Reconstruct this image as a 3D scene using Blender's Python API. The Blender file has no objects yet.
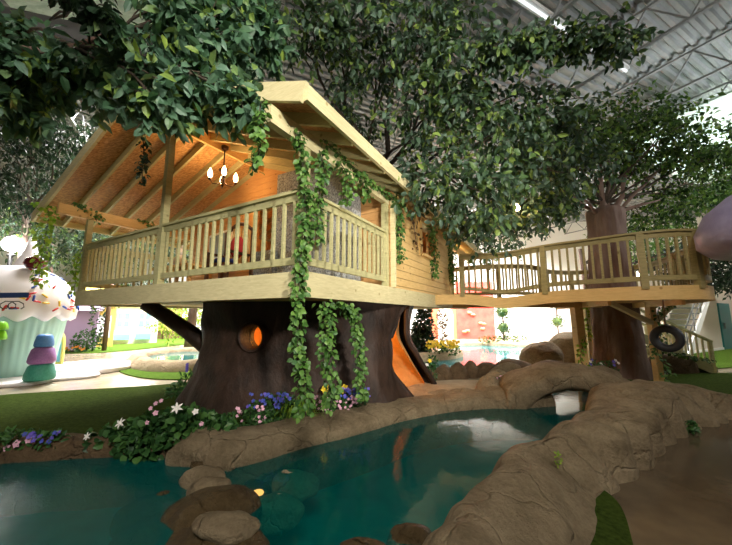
import bpy, bmesh, math, random
from math import sin, cos, pi, sqrt, radians
from mathutils import Vector as V, Matrix, Quaternion, noise
from mathutils.geometry import tessellate_polygon
R = random.Random(7)
scene = bpy.context.scene
COL = scene.collection

# ------------------------------------------------------------------ camera
PITCH, FPX, HCAM = .1375, 316.4, 1.5
cam = bpy.data.cameras.new('camera'); camo = bpy.data.objects.new('camera', cam); COL.objects.link(camo)
cam.sensor_width = 36; cam.lens = 36 * FPX / 732; cam.clip_start = .02; cam.clip_end = 200
camo.location = (0, 0, HCAM); camo.rotation_euler = (pi / 2 + PITCH, 0, 0)
scene.camera = camo
scene.view_settings.view_transform = 'Standard'; scene.view_settings.look = 'None'
scene.view_settings.gamma = 1; scene.view_settings.use_curve_mapping = False
scene.view_settings.exposure = 0

def at(x, y, depth):
    """the point seen at picture position x, y, at this distance along +Y"""
    X = (x - 366) / FPX; Y = (272.5 - y) / FPX
    r = V((X, cos(PITCH) - Y * sin(PITCH), sin(PITCH) + Y * cos(PITCH)))
    return V((0, 0, HCAM)) + r * (depth / r.y)

# ------------------------------------------------------------------ materials
def nt(name):
    m = bpy.data.materials.new(name); m.use_nodes = True
    t = m.node_tree; t.nodes.clear()
    o = t.nodes.new('ShaderNodeOutputMaterial')
    return m, t, o
def mk(t, kind, ins=None, **props):
    n = t.nodes.new(kind)
    for k, v in props.items(): setattr(n, k, v)
    for k, v in (ins or {}).items():
        if isinstance(v, bpy.types.NodeSocket): t.links.new(v, n.inputs[k])
        else: n.inputs[k].default_value = v
    return n
def ramp(t, fac, stops):
    n = t.nodes.new('ShaderNodeValToRGB'); t.links.new(fac, n.inputs[0])
    e = n.color_ramp.elements
    while len(e) < len(stops): e.new(.5)
    for el, (p, c) in zip(e, stops): el.position = p; el.color = (*c, 1)
    return n.outputs[0]
def lin(c):
    return tuple(((x / 255) / 12.92 if x / 255 <= .04045 else ((x / 255 + .055) / 1.055) ** 2.4) for x in c)
def coords(t, scale=(1, 1, 1), rot=(0, 0, 0)):
    tc = mk(t, 'ShaderNodeTexCoord')
    mp = mk(t, 'ShaderNodeMapping', {'Vector': tc.outputs['Object'], 'Scale': scale, 'Rotation': rot})
    return mp.outputs[0]
MATS = {}
def plain(name, col, rough=.6, col2=None, nscale=6, bump=0, bscale=40, metal=0, stretch=(1, 1, 1), spec=.5, detail=5, rot=(0,0,0), clear=0):
    m, t, o = nt(name)
    co = coords(t, stretch, rot)
    b = mk(t, 'ShaderNodeBsdfPrincipled', {'Roughness': rough, 'Metallic': metal, 'Specular IOR Level': spec})
    if clear: b.inputs['Coat Weight'].default_value = clear; b.inputs['Coat Roughness'].default_value = .08
    if col2:
        n = mk(t, 'ShaderNodeTexNoise', {'Vector': co, 'Scale': nscale, 'Detail': detail, 'Roughness': .6})
        t.links.new(ramp(t, n.outputs[0], [(.32, lin(col)), (.68, lin(col2))]), b.inputs['Base Color'])
    else: b.inputs['Base Color'].default_value = (*lin(col), 1)
    if bump:
        n2 = mk(t, 'ShaderNodeTexNoise', {'Vector': co, 'Scale': bscale, 'Detail': 6, 'Roughness': .65})
        bp = mk(t, 'ShaderNodeBump', {'Height': n2.outputs[0], 'Strength': bump, 'Distance': .03})
        t.links.new(bp.outputs[0], b.inputs['Normal'])
    t.links.new(b.outputs[0], o.inputs[0]); MATS[name] = m; return m
def wood(name, c1, c2, knots=(120, 85, 45), stretch=(2, 2, 14), board=0, rough=.6, rot=(0, 0, 0), gs=3):
    """sawn softwood: streaky grain, a few knots, and (board>0) shadowless tongue joints every `board` metres of height"""
    m, t, o = nt(name)
    co = coords(t, stretch, rot)
    n = mk(t, 'ShaderNodeTexNoise', {'Vector': co, 'Scale': gs, 'Detail': 6, 'Roughness': .65, 'Distortion': .6})
    g = ramp(t, n.outputs[0], [(.3, lin(c1)), (.7, lin(c2))])
    kc = coords(t, (1, 1, 1))
    vo = mk(t, 'ShaderNodeTexVoronoi', {'Vector': kc, 'Scale': 4.3})
    kf = mk(t, 'ShaderNodeMapRange', {'Value': vo.outputs['Distance'], 'From Min': .06, 'From Max': .12, 'To Min': .75, 'To Max': 0})
    mx = mk(t, 'ShaderNodeMix', {'Factor': kf.outputs[0]}, data_type='RGBA')
    t.links.new(g, mx.inputs['A']); mx.inputs['B'].default_value = (*lin(knots), 1)
    b = mk(t, 'ShaderNodeBsdfPrincipled', {'Roughness': rough, 'Specular IOR Level': .35})
    t.links.new(mx.outputs['Result'], b.inputs['Base Color'])
    h = n.outputs[0]
    if board:
        tc = mk(t, 'ShaderNodeTexCoord'); sx = mk(t, 'ShaderNodeSeparateXYZ', {0: tc.outputs['Object']})
        d = mk(t, 'ShaderNodeMath', {0: sx.outputs[2], 1: board}, operation='DIVIDE')
        fr = mk(t, 'ShaderNodeMath', {0: d.outputs[0]}, operation='FRACT')
        gr = mk(t, 'ShaderNodeMapRange', {'Value': fr.outputs[0], 'From Min': 0, 'From Max': .09, 'To Min': 0, 'To Max': 1})
        bp = mk(t, 'ShaderNodeBump', {'Height': gr.outputs[0], 'Strength': 1, 'Distance': .02})
    else:
        bp = mk(t, 'ShaderNodeBump', {'Height': h, 'Strength': .15, 'Distance': .01})
    t.links.new(bp.outputs[0], b.inputs['Normal'])
    t.links.new(b.outputs[0], o.inputs[0]); MATS[name] = m; return m
def emit(name, col, strength):
    m, t, o = nt(name)
    e = mk(t, 'ShaderNodeEmission', {'Color': (*col, 1), 'Strength': strength})
    t.links.new(e.outputs[0], o.inputs[0]); MATS[name] = m; return m
def leafmat(name, cols, rough=.45, trans=.25):
    """artificial leaves: every leaf its own tint"""
    m, t, o = nt(name)
    g = mk(t, 'ShaderNodeNewGeometry')
    c = ramp(t, g.outputs['Random Per Island'], [(i / (len(cols) - 1), lin(k)) for i, k in enumerate(cols)])
    b = mk(t, 'ShaderNodeBsdfPrincipled', {'Base Color': c, 'Roughness': rough, 'Specular IOR Level': .4})
    tr = mk(t, 'ShaderNodeBsdfTranslucent', {'Color': c})
    mx = mk(t, 'ShaderNodeMixShader', {0: trans, 1: b.outputs[0], 2: tr.outputs[0]})
    t.links.new(mx.outputs[0], o.inputs[0]); MATS[name] = m; return m

def stone(name, c1, rough, c2):
    """trowelled rockwork: broad stains, fine grain, a few open cracks"""
    m, t, o = nt(name); co = coords(t)
    n = mk(t, 'ShaderNodeTexNoise', {'Vector': co, 'Scale': 3.2, 'Detail': 10, 'Roughness': .72})
    g = mk(t, 'ShaderNodeTexNoise', {'Vector': co, 'Scale': 34, 'Detail': 6, 'Roughness': .7})
    dw = mk(t, 'ShaderNodeTexNoise', {'Vector': co, 'Scale': 2.5, 'Detail': 4})
    mv = mk(t, 'ShaderNodeMix', {'Factor': .35, 'A': co, 'B': dw.outputs[1]}, data_type='VECTOR')
    vo = mk(t, 'ShaderNodeTexVoronoi', {'Vector': mv.outputs['Result'], 'Scale': 2.6}, feature='DISTANCE_TO_EDGE')
    ck = mk(t, 'ShaderNodeMapRange', {'Value': vo.outputs[0], 'From Min': .0, 'From Max': .03, 'To Min': 0, 'To Max': 1})
    f = mk(t, 'ShaderNodeMath', {0: n.outputs[0], 1: .72}, operation='MULTIPLY')
    f2 = mk(t, 'ShaderNodeMath', {0: g.outputs[0], 1: .28, 2: f.outputs[0]}, operation='MULTIPLY_ADD')
    col = ramp(t, f2.outputs[0], [(.34, lin(c1)), (.62, lin(c2))])
    b = mk(t, 'ShaderNodeBsdfPrincipled', {'Base Color': col, 'Roughness': rough, 'Specular IOR Level': .25})
    h1 = mk(t, 'ShaderNodeMath', {0: g.outputs[0], 1: .5, 2: n.outputs[0]}, operation='MULTIPLY_ADD')
    h2 = mk(t, 'ShaderNodeMath', {0: ck.outputs[0], 1: .3, 2: h1.outputs[0]}, operation='MULTIPLY_ADD')
    bp = mk(t, 'ShaderNodeBump', {'Height': h2.outputs[0], 'Strength': 1, 'Distance': .09})
    t.links.new(bp.outputs[0], b.inputs['Normal']); t.links.new(b.outputs[0], o.inputs[0]); MATS[name] = m
plain('floor', (150, 138, 118), .2, (178, 165, 140), 2.2, .05, 30, spec=.5)
stone('stone', (108, 92, 68), .85, (164, 145, 116))
plain('floor_brown', (76, 64, 50), .1, (98, 84, 66), 2.2, .05, 12, spec=.5)
stone('stone_dark', (84, 66, 47), .8, (124, 101, 75))
stone('stone_wet', (62, 48, 30), .25, (108, 90, 62))
stone('stone_pale', (160, 138, 108), .85, (196, 176, 144))
plain('bark_trunk', (32, 23, 18), .55, (66, 48, 39), 4, .9, 9, stretch=(1, 1, .6), detail=10, spec=.28)
plain('trunk_lining', (186, 130, 70), .8, (210, 156, 92), 8, .3, 20)
plain('bark', (88, 60, 46), .85, (146, 126, 116), 1.6, 1, 13, stretch=(1, 1, .3), detail=10, spec=.2)
plain('branch', (52, 44, 36), .8, (88, 76, 62), 8, .4, 30)
wood('lumber', (196, 184, 138), (222, 210, 166), (150, 130, 80))
wood('lumber_green', (168, 164, 118), (196, 188, 140), (120, 112, 70))
wood('lumber_shaded', (132, 118, 74), (164, 148, 98), (100, 84, 50))  # walkway rails: backlit shade put into a darker copy of lumber_green
wood('lumber_warm', (205, 165, 100), (226, 188, 124), (150, 105, 55))
wood('pine_boards', (206, 168, 104), (228, 192, 130), (150, 100, 50), board=.145)
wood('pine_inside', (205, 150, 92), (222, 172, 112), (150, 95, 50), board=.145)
plain('osb', (150, 98, 48), .7, (220, 172, 108), 16, .15, 60, stretch=(1, 2.6, 1), detail=4)
plain('roofing', (70, 66, 58), .8)
plain('pebbles', (112, 118, 124), .7, (222, 226, 226), 34, .9, 34, detail=2)
plain('lawn', (46, 62, 22), .95, (74, 90, 36), 24, .8, 160, spec=.03)
plain('lawn_bright', (66, 92, 30), .95, (90, 116, 44), 20, .6, 160, spec=.03)
plain('pool_paint', (0, 112, 112), .6, (16, 140, 136), 3)
plain('wall_white', (236, 235, 230), .7)
plain('wall_cream', (226, 214, 200), .7)
plain('corrugated', (128, 131, 131), .5, (146, 149, 147), 2)
plain('steel', (132, 134, 134), .5)
plain('duct', (72, 70, 68), .6)
plain('insulation', (178, 206, 190), .5, (214, 232, 220), 6, .5, 9, stretch=(1, 3, 1))
plain('mint', (172, 214, 200), .45)
plain('icing', (246, 240, 240), .4)
plain('cherry', (92, 10, 22), .2)
for n_, c_ in dict(red=(205, 40, 36), blue=(44, 84, 168), yellow=(240, 200, 60)).items(): plain('sprinkle_' + n_, c_, .4)
plain('gum_blue', (70, 130, 200), .5, (96, 150, 214), 30)
plain('gum_purple', (140, 96, 160), .5, (164, 118, 180), 30)
plain('gum_teal', (52, 142, 124), .5, (72, 162, 142), 30)
plain('gum_lime', (120, 196, 24), .35)
plain('navy', (38, 66, 112), .5)
plain('iron', (22, 22, 24), .5)
plain('bronze', (70, 44, 26), .4, metal=.6)
plain('rubber', (26, 27, 30), .55, bump=.2, bscale=60)
plain('rope', (140, 120, 90), .9)
plain('mushroom', (146, 138, 176), .5, (164, 156, 192), 6, .35, 5)
plain('mushroom_stem', (200, 190, 180), .7)
plain('teal_door', (18, 112, 112), .4)
plain('red_panel', (226, 70, 62), .5, (240, 96, 84), 2)
plain('orange_panel', (232, 120, 84), .5)
plain('hold', (236, 150, 110), .6)
plain('lilac', (190, 160, 200), .7)
plain('butter', (232, 204, 110), .7)
plain('skyblue', (130, 190, 214), .6)
plain('white_paint', (240, 240, 238), .5)
plain('brown_paint', (104, 78, 56), .7)
plain('dark_wood', (74, 46, 28), .5, (104, 68, 42), 6, stretch=(1, 1, 4))
plain('red_cloth', (170, 40, 36), .9)
plain('blue_cloth', (44, 56, 110), .9)
plain('screen', (150, 172, 188), .25)
plain('plush', (222, 214, 200), .95)
for n_, c_ in dict(petal_white=(236, 230, 224), petal_pink=(222, 170, 190), petal_blue=(66, 78, 170), petal_violet=(96, 80, 176), petal_yellow=(236, 206, 40), petal_orange=(226, 140, 50)).items(): plain(n_, c_, .6)
leafmat('leaf_near', [(46, 78, 44), (74, 108, 80), (104, 136, 114), (66, 100, 56), (88, 122, 100), (140, 166, 66)])
leafmat('leaf_mid', [(40, 60, 38), (62, 86, 62), (92, 114, 98), (58, 84, 46), (78, 104, 56), (130, 152, 72)])
leafmat('leaf_far', [(34, 58, 26), (56, 86, 36), (80, 112, 48), (116, 146, 56)])
leafmat('leaf_dark', [(24, 40, 26), (38, 58, 38), (50, 74, 46)])
leafmat('leaf_ivy', [(48, 86, 34), (80, 120, 50), (116, 154, 74), (62, 102, 56)])
leafmat('leaf_lime', [(90, 130, 30), (130, 164, 44), (170, 190, 60)])
leafmat('leaf_dry', [(96, 66, 40), (120, 88, 56), (84, 70, 40)])
leafmat('leaf_ground', [(38, 72, 36), (60, 100, 50), (82, 122, 60)])
emit('bulb', (1, .62, .28), 14); emit('lamp_white', (1, .97, .92), 80); emit('tube', (.95, 1, 1), 1.2)
emit('lamp_warm', (1, .7, .4), 18); emit('pond_lamp', (1, .2, .05), 7)
def water(name, deep, tint, milk, rough, bs):
    m, t, o = nt(name)
    tc = coords(t, (1, 1, 1))
    n = mk(t, 'ShaderNodeTexNoise', {'Vector': tc, 'Scale': bs, 'Detail': 3})
    bp = mk(t, 'ShaderNodeBump', {'Height': n.outputs[0], 'Strength': .12, 'Distance': .02})
    d = mk(t, 'ShaderNodeBsdfDiffuse', {'Color': (*lin(deep), 1)})
    tr = mk(t, 'ShaderNodeBsdfTransparent', {'Color': (*lin(tint), 1)})
    gl = mk(t, 'ShaderNodeBsdfGlossy', {'Color': (1, 1, 1, 1), 'Roughness': rough, 'Normal': bp.outputs[0]})
    fr = mk(t, 'ShaderNodeFresnel', {'IOR': 1.33})
    a = mk(t, 'ShaderNodeMixShader', {0: milk, 1: tr.outputs[0], 2: d.outputs[0]})
    b = mk(t, 'ShaderNodeMixShader', {0: fr.outputs[0], 1: a.outputs[0], 2: gl.outputs[0]})
    t.links.new(b.outputs[0], o.inputs[0]); MATS[name] = m
water('water', (0, 112, 110), (140, 220, 212), .28, .09, 7)
water('water_pond', (0, 104, 102), (140, 220, 212), .45, .22, 9)
water('water_far', (40, 140, 150), (150, 220, 220), .4, .04, 7)

# ------------------------------------------------------------------ mesh building
def frame(d, up=V((0, 0, 1))):
    d = d.normalized(); s = d.cross(up)
    if s.length < 1e-4: s = d.cross(V((0, 1, 0)))
    s.normalize(); return s, s.cross(d)
class MB:
    def __init__(s): s.v = []; s.f = []; s.sm = []
    def add(s, vs, fs, smooth=False):
        k = len(s.v); s.v += [tuple(p) for p in vs]; s.f += [tuple(i + k for i in f) for f in fs]; s.sm += [smooth] * len(fs); return s
    def beam(s, a, b, w, h, up=V((0, 0, 1)), dz=0):
        """square timber from a to b: w across, h along `up`; dz shifts it along up"""
        a, b = V(a), V(b); x, u = frame(b - a, V(up))
        vs = [p + x * (sx * w / 2) + u * (sz * h / 2 + dz) for p in (a, b) for sx, sz in ((-1, -1), (1, -1), (1, 1), (-1, 1))]
        return s.add(vs, [(0, 1, 2, 3), (7, 6, 5, 4), (0, 4, 5, 1), (1, 5, 6, 2), (2, 6, 7, 3), (3, 7, 4, 0)])
    def box(s, c, size, ang=0):
        c = V(c); x = V((cos(ang), sin(ang), 0)); 
        return s.beam(c - x * size[0] / 2, c + x * size[0] / 2, size[1], size[2])
    def tube(s, pts, r, n=8, cap=True):
        pts = [V(p) for p in pts]; rs = r if isinstance(r, (list, tuple)) else [r] * len(pts)
        vs = []; fs = []; up = V((0, 0, 1))
        for i, p in enumerate(pts):
            d = pts[min(i + 1, len(pts) - 1)] - pts[max(i - 1, 0)]
            x, u = frame(d, up if abs(d.normalized().z) < .95 else V((0, 1, 0)))
            vs += [p + (x * cos(2 * pi * k / n) + u * sin(2 * pi * k / n)) * rs[i] for k in range(n)]
        for i in range(len(pts) - 1):
            for k in range(n):
                fs.append((i * n + k, i * n + (k + 1) % n, (i + 1) * n + (k + 1) % n, (i + 1) * n + k))
        if cap: fs += [tuple(range(n))[::-1], tuple(range((len(pts) - 1) * n, len(pts) * n))]
        return s.add(vs, fs, True)
    def lathe(s, prof, c, n=32, axis=None, fn=None, cap=True):
        c = V(c); q = V((0, 0, 1)).rotation_difference(V(axis)) if axis is not None else Quaternion()
        vs = []; fs = []
        for i, (r, z) in enumerate(prof):
            for k in range(n):
                a = 2 * pi * k / n; rr, zz = (r, z) if fn is None else fn(r, z, a)
                vs.append(c + q @ V((rr * cos(a), rr * sin(a), zz)))
        for i in range(len(prof) - 1):
            for k in range(n): fs.append((i * n + k, i * n + (k + 1) % n, (i + 1) * n + (k + 1) % n, (i + 1) * n + k))
        if cap and prof[0][0] > 1e-3: fs.append(tuple(range(n))[::-1])
        if cap and prof[-1][0] > 1e-3: fs.append(tuple(range((len(prof) - 1) * n, len(prof) * n)))
        return s.add(vs, fs, True)
    def blob(s, c, r, seed=0, amp=.15, freq=1.2, sub=3, ang=0, flat=None):
        """an irregular lump; flat cuts its foot level"""
        bm = bmesh.new(); bmesh.ops.create_icosphere(bm, subdivisions=sub, radius=1)
        c = V(c); vs = []; ca, sa = cos(ang), sin(ang)
        for v in bm.verts:
            p = v.co.copy(); q = p * freq + V((seed * 3.7, seed * 1.3, seed * 2.1))
            k = 1 + amp * noise.noise(q) * 1.6 + amp * .4 * noise.noise(q * 2.7)
            p = V((p.x * r[0] * k, p.y * r[1] * k, p.z * r[2] * k))
            p = V((p.x * ca - p.y * sa, p.x * sa + p.y * ca, p.z)) + c
            if flat is not None and p.z < flat: p.z = flat
            vs.append(p)
        s.add(vs, [tuple(v.index for v in f.verts) for f in bm.faces], True); bm.free(); return s
    def prism(s, poly, z0, z1, holes=(), sides=True):
        """a slab of the outline poly (xy) between z0 and z1"""
        loops = [[V((x, y, 0)) for x, y in poly]] + [[V((x, y, 0)) for x, y in h] for h in holes]
        flat = [p for l in loops for p in l]; n = len(flat)
        tr = tessellate_polygon(loops)
        vs = [V((p.x, p.y, z1)) for p in flat] + [V((p.x, p.y, z0)) for p in flat]; fs = []
        for t in tr:
            a, b, c = (flat[i] for i in t)
            t = t if (b - a).cross(c - a).z > 0 else t[::-1]
            fs.append(tuple(t))
            if sides: fs.append(tuple(i + n for i in t[::-1]))
        if sides:
            k = 0
            for l in loops:
                m = len(l)
                for i in range(m): a, b = k + i, k + (i + 1) % m; fs.append((a, a + n, b + n, b))
                k += m
        return s.add(vs, fs)
    def leaf(s, p, d, nrm, L, W, bend=.15, n=2):
        """one folded leaf blade from p along d"""
        d = d.normalized(); x = d.cross(nrm)
        if x.length < 1e-3: x = d.orthogonal()
        x.normalize(); u = x.cross(d)
        if n == 1:
            vs = [p, p + d * L * .5 + x * W / 2 + u * W * .12, p + d * L - u * bend * L, p + d * L * .5 - x * W / 2 + u * W * .12]
            s.v += [tuple(q) for q in vs]; k = len(s.v) - 4
            s.f += [(k, k + 1, k + 2), (k, k + 2, k + 3)]; s.sm += [False, False]; return
        m1 = p + d * L * .33; m2 = p + d * L * .7 - u * bend * L * .35; tip = p + d * L - u * bend * L
        vs = [p, m1, m2, tip, m1 + x * W * .47 + u * W * .13, m2 + x * W * .4 + u * W * .1, m1 - x * W * .47 + u * W * .13, m2 - x * W * .4 + u * W * .1]
        k = len(s.v); s.v += [tuple(q) for q in vs]
        s.f += [(k, k + 4, k + 1), (k + 1, k + 4, k + 5, k + 2), (k + 2, k + 5, k + 3), (k, k + 1, k + 6), (k + 1, k + 2, k + 7, k + 6), (k + 2, k + 3, k + 7)]
        s.sm += [False] * 6
    def build(s, name, mat, parent=None, solid=0):
        o0 = V((0, 0, 0)); q = parent
        while q is not None: o0 += q.location; q = q.parent
        me = bpy.data.meshes.new(name)
        me.from_pydata([tuple(V(p) - o0) for p in s.v], [], s.f)
        me.polygons.foreach_set('use_smooth', s.sm)
        me.materials.append(MATS[mat]); me.update()
        o = bpy.data.objects.new(name, me); COL.objects.link(o)
        if parent is not None: o.parent = parent
        return o
def tag(o, label=None, cat=None, group=None, kind=None):
    if label: o['label'] = label
    if cat: o['category'] = cat
    if group: o['group'] = group
    if kind: o['kind'] = kind
    return o
def thing(name, loc, label, cat, group=None):
    o = bpy.data.objects.new(name, None); COL.objects.link(o); o.location = loc; o.empty_display_size = .1
    return tag(o, label, cat, group)
def copy_tree(o, parent=None):
    c = o.copy(); COL.objects.link(c); c.parent = parent
    for ch in list(o.children): copy_tree(ch, c)
    return c
def smooth(pts, per=8, closed=False):
    """Catmull-Rom through pts (tuples of any length)"""
    out = []; n = len(pts)
    rng = range(n) if closed else range(n - 1)
    for i in rng:
        P = [pts[(i + k) % n] if closed else pts[min(max(i + k, 0), n - 1)] for k in (-1, 0, 1, 2)]
        for j in range(per):
            t = j / per
            out.append(tuple(.5 * (2 * b + (c - a) * t + (2 * a - 5 * b + 4 * c - d) * t * t + (3 * b - a - 3 * c + d) * t ** 3) for a, b, c, d in zip(*P)))
    if not closed: out.append(tuple(pts[-1]))
    return out
def rnd(a, b): return R.uniform(a, b)
def rdir():
    while True:
        v = V((rnd(-1, 1), rnd(-1, 1), rnd(-1, 1)))
        if .05 < v.length < 1: return v.normalized()

# ------------------------------------------------------------------ ground, water, walls, ceiling
A_DIR = V((-.455, .89, 0)); B_DIR = V((.89, .455, 0))
pool_shore = smooth([(-1.25, 2.2), (-1.36, 3.31), (-.79, 4.04), (.54, 5.2), (1.6, 5.6), (2.34, 5.74), (3.3, 5.85), (3.35, 6.9), (3.7, 7.6), (4.4, 7.5), (4.7, 6.9),
                     (4.7, 6.2), (4.2, 5.5), (3.2, 4.75), (2.5, 4.1), (1.5, 3.2), (.75, 2.4), (.35, 1.5), (-.5, 1.2)], 5, True)
left_shore = smooth([(-6.6, 1.2), (-6.2, 2.6), (-5.2, 3.35), (-4, 3.62), (-3.2, 3.72), (-2.4, 3.8), (-1.7, 3.72), (-1.45, 3.1), (-1.38, 2.2), (-1.3, .9), (-3, .7)], 5, True)
front_hole = smooth([(-6.6, 1.2), (-6.2, 2.6), (-5.2, 3.35), (-4, 3.62), (-3.2, 3.72), (-2.4, 3.8), (-1.75, 3.75), (-1.3, 3.8), (-.79, 4.04), (.54, 5.2), (1.6, 5.6), (2.34, 5.74), (3.3, 5.85), (3.35, 6.9), (3.7, 7.6), (4.4, 7.5), (4.7, 6.9), (4.7, 6.2), (4.2, 5.5), (3.2, 4.75), (2.5, 4.1), (1.5, 3.2), (.75, 2.4), (.35, 1.5), (-.5, 1.2), (-1.35, .9), (-3, .7)], 5, True)
back_shore = smooth([(1.7, 8.9), (2.6, 8.5), (3.6, 8.9), (4.8, 10.1), (6.5, 11.4), (8.6, 13), (9.6, 15.4), (8.2, 16.8), (5.6, 17.6), (4.2, 16.4), (3.7, 13.6), (3.1, 12.2), (2.3, 11.9), (1.2, 11.2), (1, 9.8)], 5, True)
far_shore = smooth([(-6.6, 9.6), (-5.4, 9.0), (-4.6, 9.4), (-4.6, 11), (-5.6, 12.6), (-7.2, 12.4), (-7.6, 11)], 5, True)
tag(MB().prism([(-24, -8), (24, -8), (24, 28), (-24, 28)], -.02, 0, [front_hole, back_shore, far_shore], sides=False).build('floor', 'floor'), kind='structure')
tag(MB().prism([(-8, -.5), (6, -.5), (6, 8), (-8, 8)], -.62, -.55, sides=False).build('pool_basin', 'pool_paint'), 'teal painted basin under the front pool', 'basin', kind='structure')
tag(MB().prism([(-10, 8), (11, 8), (11, 18.5), (-10, 18.5)], -.45, -.4, sides=False).build('pool_basin', 'pool_paint'), 'teal painted basin under the back pool', 'basin', kind='structure')
def grow(poly, d):
    n = len(poly); out = []
    cx = sum(p[0] for p in poly) / n; cy = sum(p[1] for p in poly) / n
    for i in range(n):
        a = V((*poly[i - 1], 0)); b = V((*poly[(i + 1) % n], 0)); t = (b - a).normalized()
        out.append((poly[i][0] + t.y * d, poly[i][1] - t.x * d))
    return out
def orient(poly):
    ar = sum(poly[i - 1][0] * p[1] - p[0] * poly[i - 1][1] for i, p in enumerate(poly))
    return poly if ar > 0 else poly[::-1]
def water_sheet(name, poly, z, mat, label):
    return tag(MB().prism(grow(orient(poly), .12), z - .01, z, sides=False).build(name, mat), label, 'water', kind='structure')
water_sheet('pool_water', pool_shore, -.05, 'water', 'teal water of the front pool beside the tree trunk')
water_sheet('pond_water', left_shore, -.04, 'water_pond', 'dark teal water of the pond in front of the lawn')
water_sheet('pool_water', back_shore, -.06, 'water_far', 'bright water of the back pool reflecting the red wall')
water_sheet('pond_water', far_shore, .16, 'water_far', 'turquoise water of the small raised pond beyond the trunk')

def lawn(poly, label, mat='lawn', z=.025):
    return tag(MB().prism(smooth(poly, 6, True), -.01, z).build('lawn', mat), label, 'lawn', kind='structure')
lawn([(-7.6, 3.6), (-7.2, 5.9), (-6.2, 6.55), (-4.4, 7.2), (-2.8, 8.4), (-.6, 8.6), (.6, 7.2), (.6, 5.9), (-.9, 4.5), (-1.6, 3.95), (-2.6, 4.0), (-4, 3.8), (-5.4, 3.5)], 'green lawn between the left pond and the tree trunk')
lawn([(-7.8, 10.3), (-6.5, 8.7), (-4.9, 7.8), (-3.6, 8.2), (-3.4, 9.5), (-4, 12.5), (-6, 14.2), (-8.3, 13.4), (-8.4, 11.6)], 'curved bright lawn around the small raised pond', 'lawn_bright')
lawn([(-20, 13.4), (-12.3, 13.1), (-10.6, 13.9), (-9.8, 16.6), (-9, 21), (-8.6, 27), (-20, 27)], 'bright lawn in front of the painted cottages', 'lawn_bright')
lawn([(6.0, 6.35), (7.4, 6.0), (12, 6.3), (15.5, 7.2), (12, 8.4), (9.2, 8.6), (7.6, 8.4), (6.6, 9.2), (5.6, 8.8), (5.8, 7.2)], 'dark green lawn behind the fluted rock wall')
lawn([(9.0, 9.2), (11.6, 9.9), (14, 11.6), (16.8, 13.9), (20, 15.6), (19.6, 16.3), (15, 14.0), (10.6, 11.6), (8.2, 9.8)], 'strip of lawn along the foot of the cream wall', 'lawn_bright')
lawn([(12.6, 10.1), (14.5, 9.8), (17, 10.6), (17, 11.6), (14, 11.2)], 'small patch of lawn before the teal door', 'lawn_bright')
lawn([(1.1, 1.7), (1.55, 2.05), (1.8, 2.38), (1.98, 2.7), (2.0, 2.92), (1.9, 3.0), (1.7, 2.85), (1.4, 2.5), (1.0, 2.05)], 'small turf patch at the foot of the near rock wall', z=.05)

def wall(name, a, b, z0, z1, mat, th=.2):
    a = V((*a, 0)); b = V((*b, 0))
    return tag(MB().beam(a + V((0, 0, z0)), b + V((0, 0, z0)), th, z1 - z0, dz=(z1 - z0) / 2).build(name, mat), kind='structure')
CEIL = 8.6
wall('wall_back', (-24, 25), (24, 23), 0, CEIL, 'wall_white')
wall('wall_left', (-24, -8), (-24, 28), 0, CEIL, 'wall_white')
wall('wall_right', (24, -8), (24, 28), 0, CEIL, 'wall_white')
wall('wall_front', (-24, -8), (24, -8), 0, CEIL, 'wall_cream')
# cream side wall that carries the teal door
wa, wb = V((10.3, 11.75, 0)), V((21.5, 17.45, 0)); wn = (wb - wa).normalized(); wq = V((wn.y, -wn.x, 0))
def wp(x, y): # picture column to a point on that wall
    r = (x - 366) / FPX
    k = (wa.x - r * wa.y * 1.0) / (r * wn.y - wn.x); return wa + wn * k
wall('wall_side', (11.4, 12.31), (wb.x, wb.y), 0, 3.6, 'wall_cream')
trim = lambda name, a, b, z0, z1, mat, th: wall(name, a, b, z0, z1, mat, th)
p0, p1 = V((16.05, 14.68, 0)), V((17.2, 15.26, 0))
d1 = tag(MB().beam(p0 + wq * .13 + V((0, 0, 1.05)), p1 + wq * .13 + V((0, 0, 1.05)), .06, 2.1).build('door_1', 'teal_door'), 'teal door in the cream side wall', 'door', kind='structure')
MB().beam(p0 + wn * .22 + wq * .19 + V((0, 0, .95)), p0 + wn * .22 + wq * .19 + V((0, 0, 1.2)), .1, .03, up=(1, 0, 0)).build('door_handle', 'steel', d1)
trim('baseboard_side', (11.4 + wq.x * .13, 12.31 + wq.y * .13), (16.0 + wq.x * .13, 14.65 + wq.y * .13), 0, .12, 'wall_white', .04)

# corrugated roof deck, joists
m = MB(); o_ = A_DIR * -14; n_ = 0
prof = [(0, 0), (.09, 0), (.13, .06), (.22, .06)]
rows = []
for i in range(200):
    for (u, z) in prof: rows.append((i * .26 + u, z))
vs = []
for (u, z) in rows:
    for e in (-34, 34): p = A_DIR * (u - 14) + B_DIR * e; vs.append((p.x, p.y, CEIL + z))
m.add(vs, [(2 * i, 2 * i + 2, 2 * i + 3, 2 * i + 1) for i in range(len(rows) - 1)])
tag(m.build('ceiling', 'corrugated'), kind='structure')
def truss(anchor, zt, zb, s0, s1, step, r):
    m = MB(); a = V((*anchor, 0)); P = lambda s, z: a + A_DIR * s + V((0, 0, z))
    m.beam(P(s0, zt), P(s1, zt), r * 2.2, r * 1.6); m.beam(P(s0, zb), P(s1, zb), r * 2.2, r * 1.6)
    n = int((s1 - s0) / step)
    for i in range(n):
        s = s0 + i * step
        m.beam(P(s, zb), P(s + step / 2, zt), r, r); m.beam(P(s + step / 2, zt), P(s + step, zb), r, r)
    return tag(m.build('roof_truss', 'steel'), kind='structure')
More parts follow.
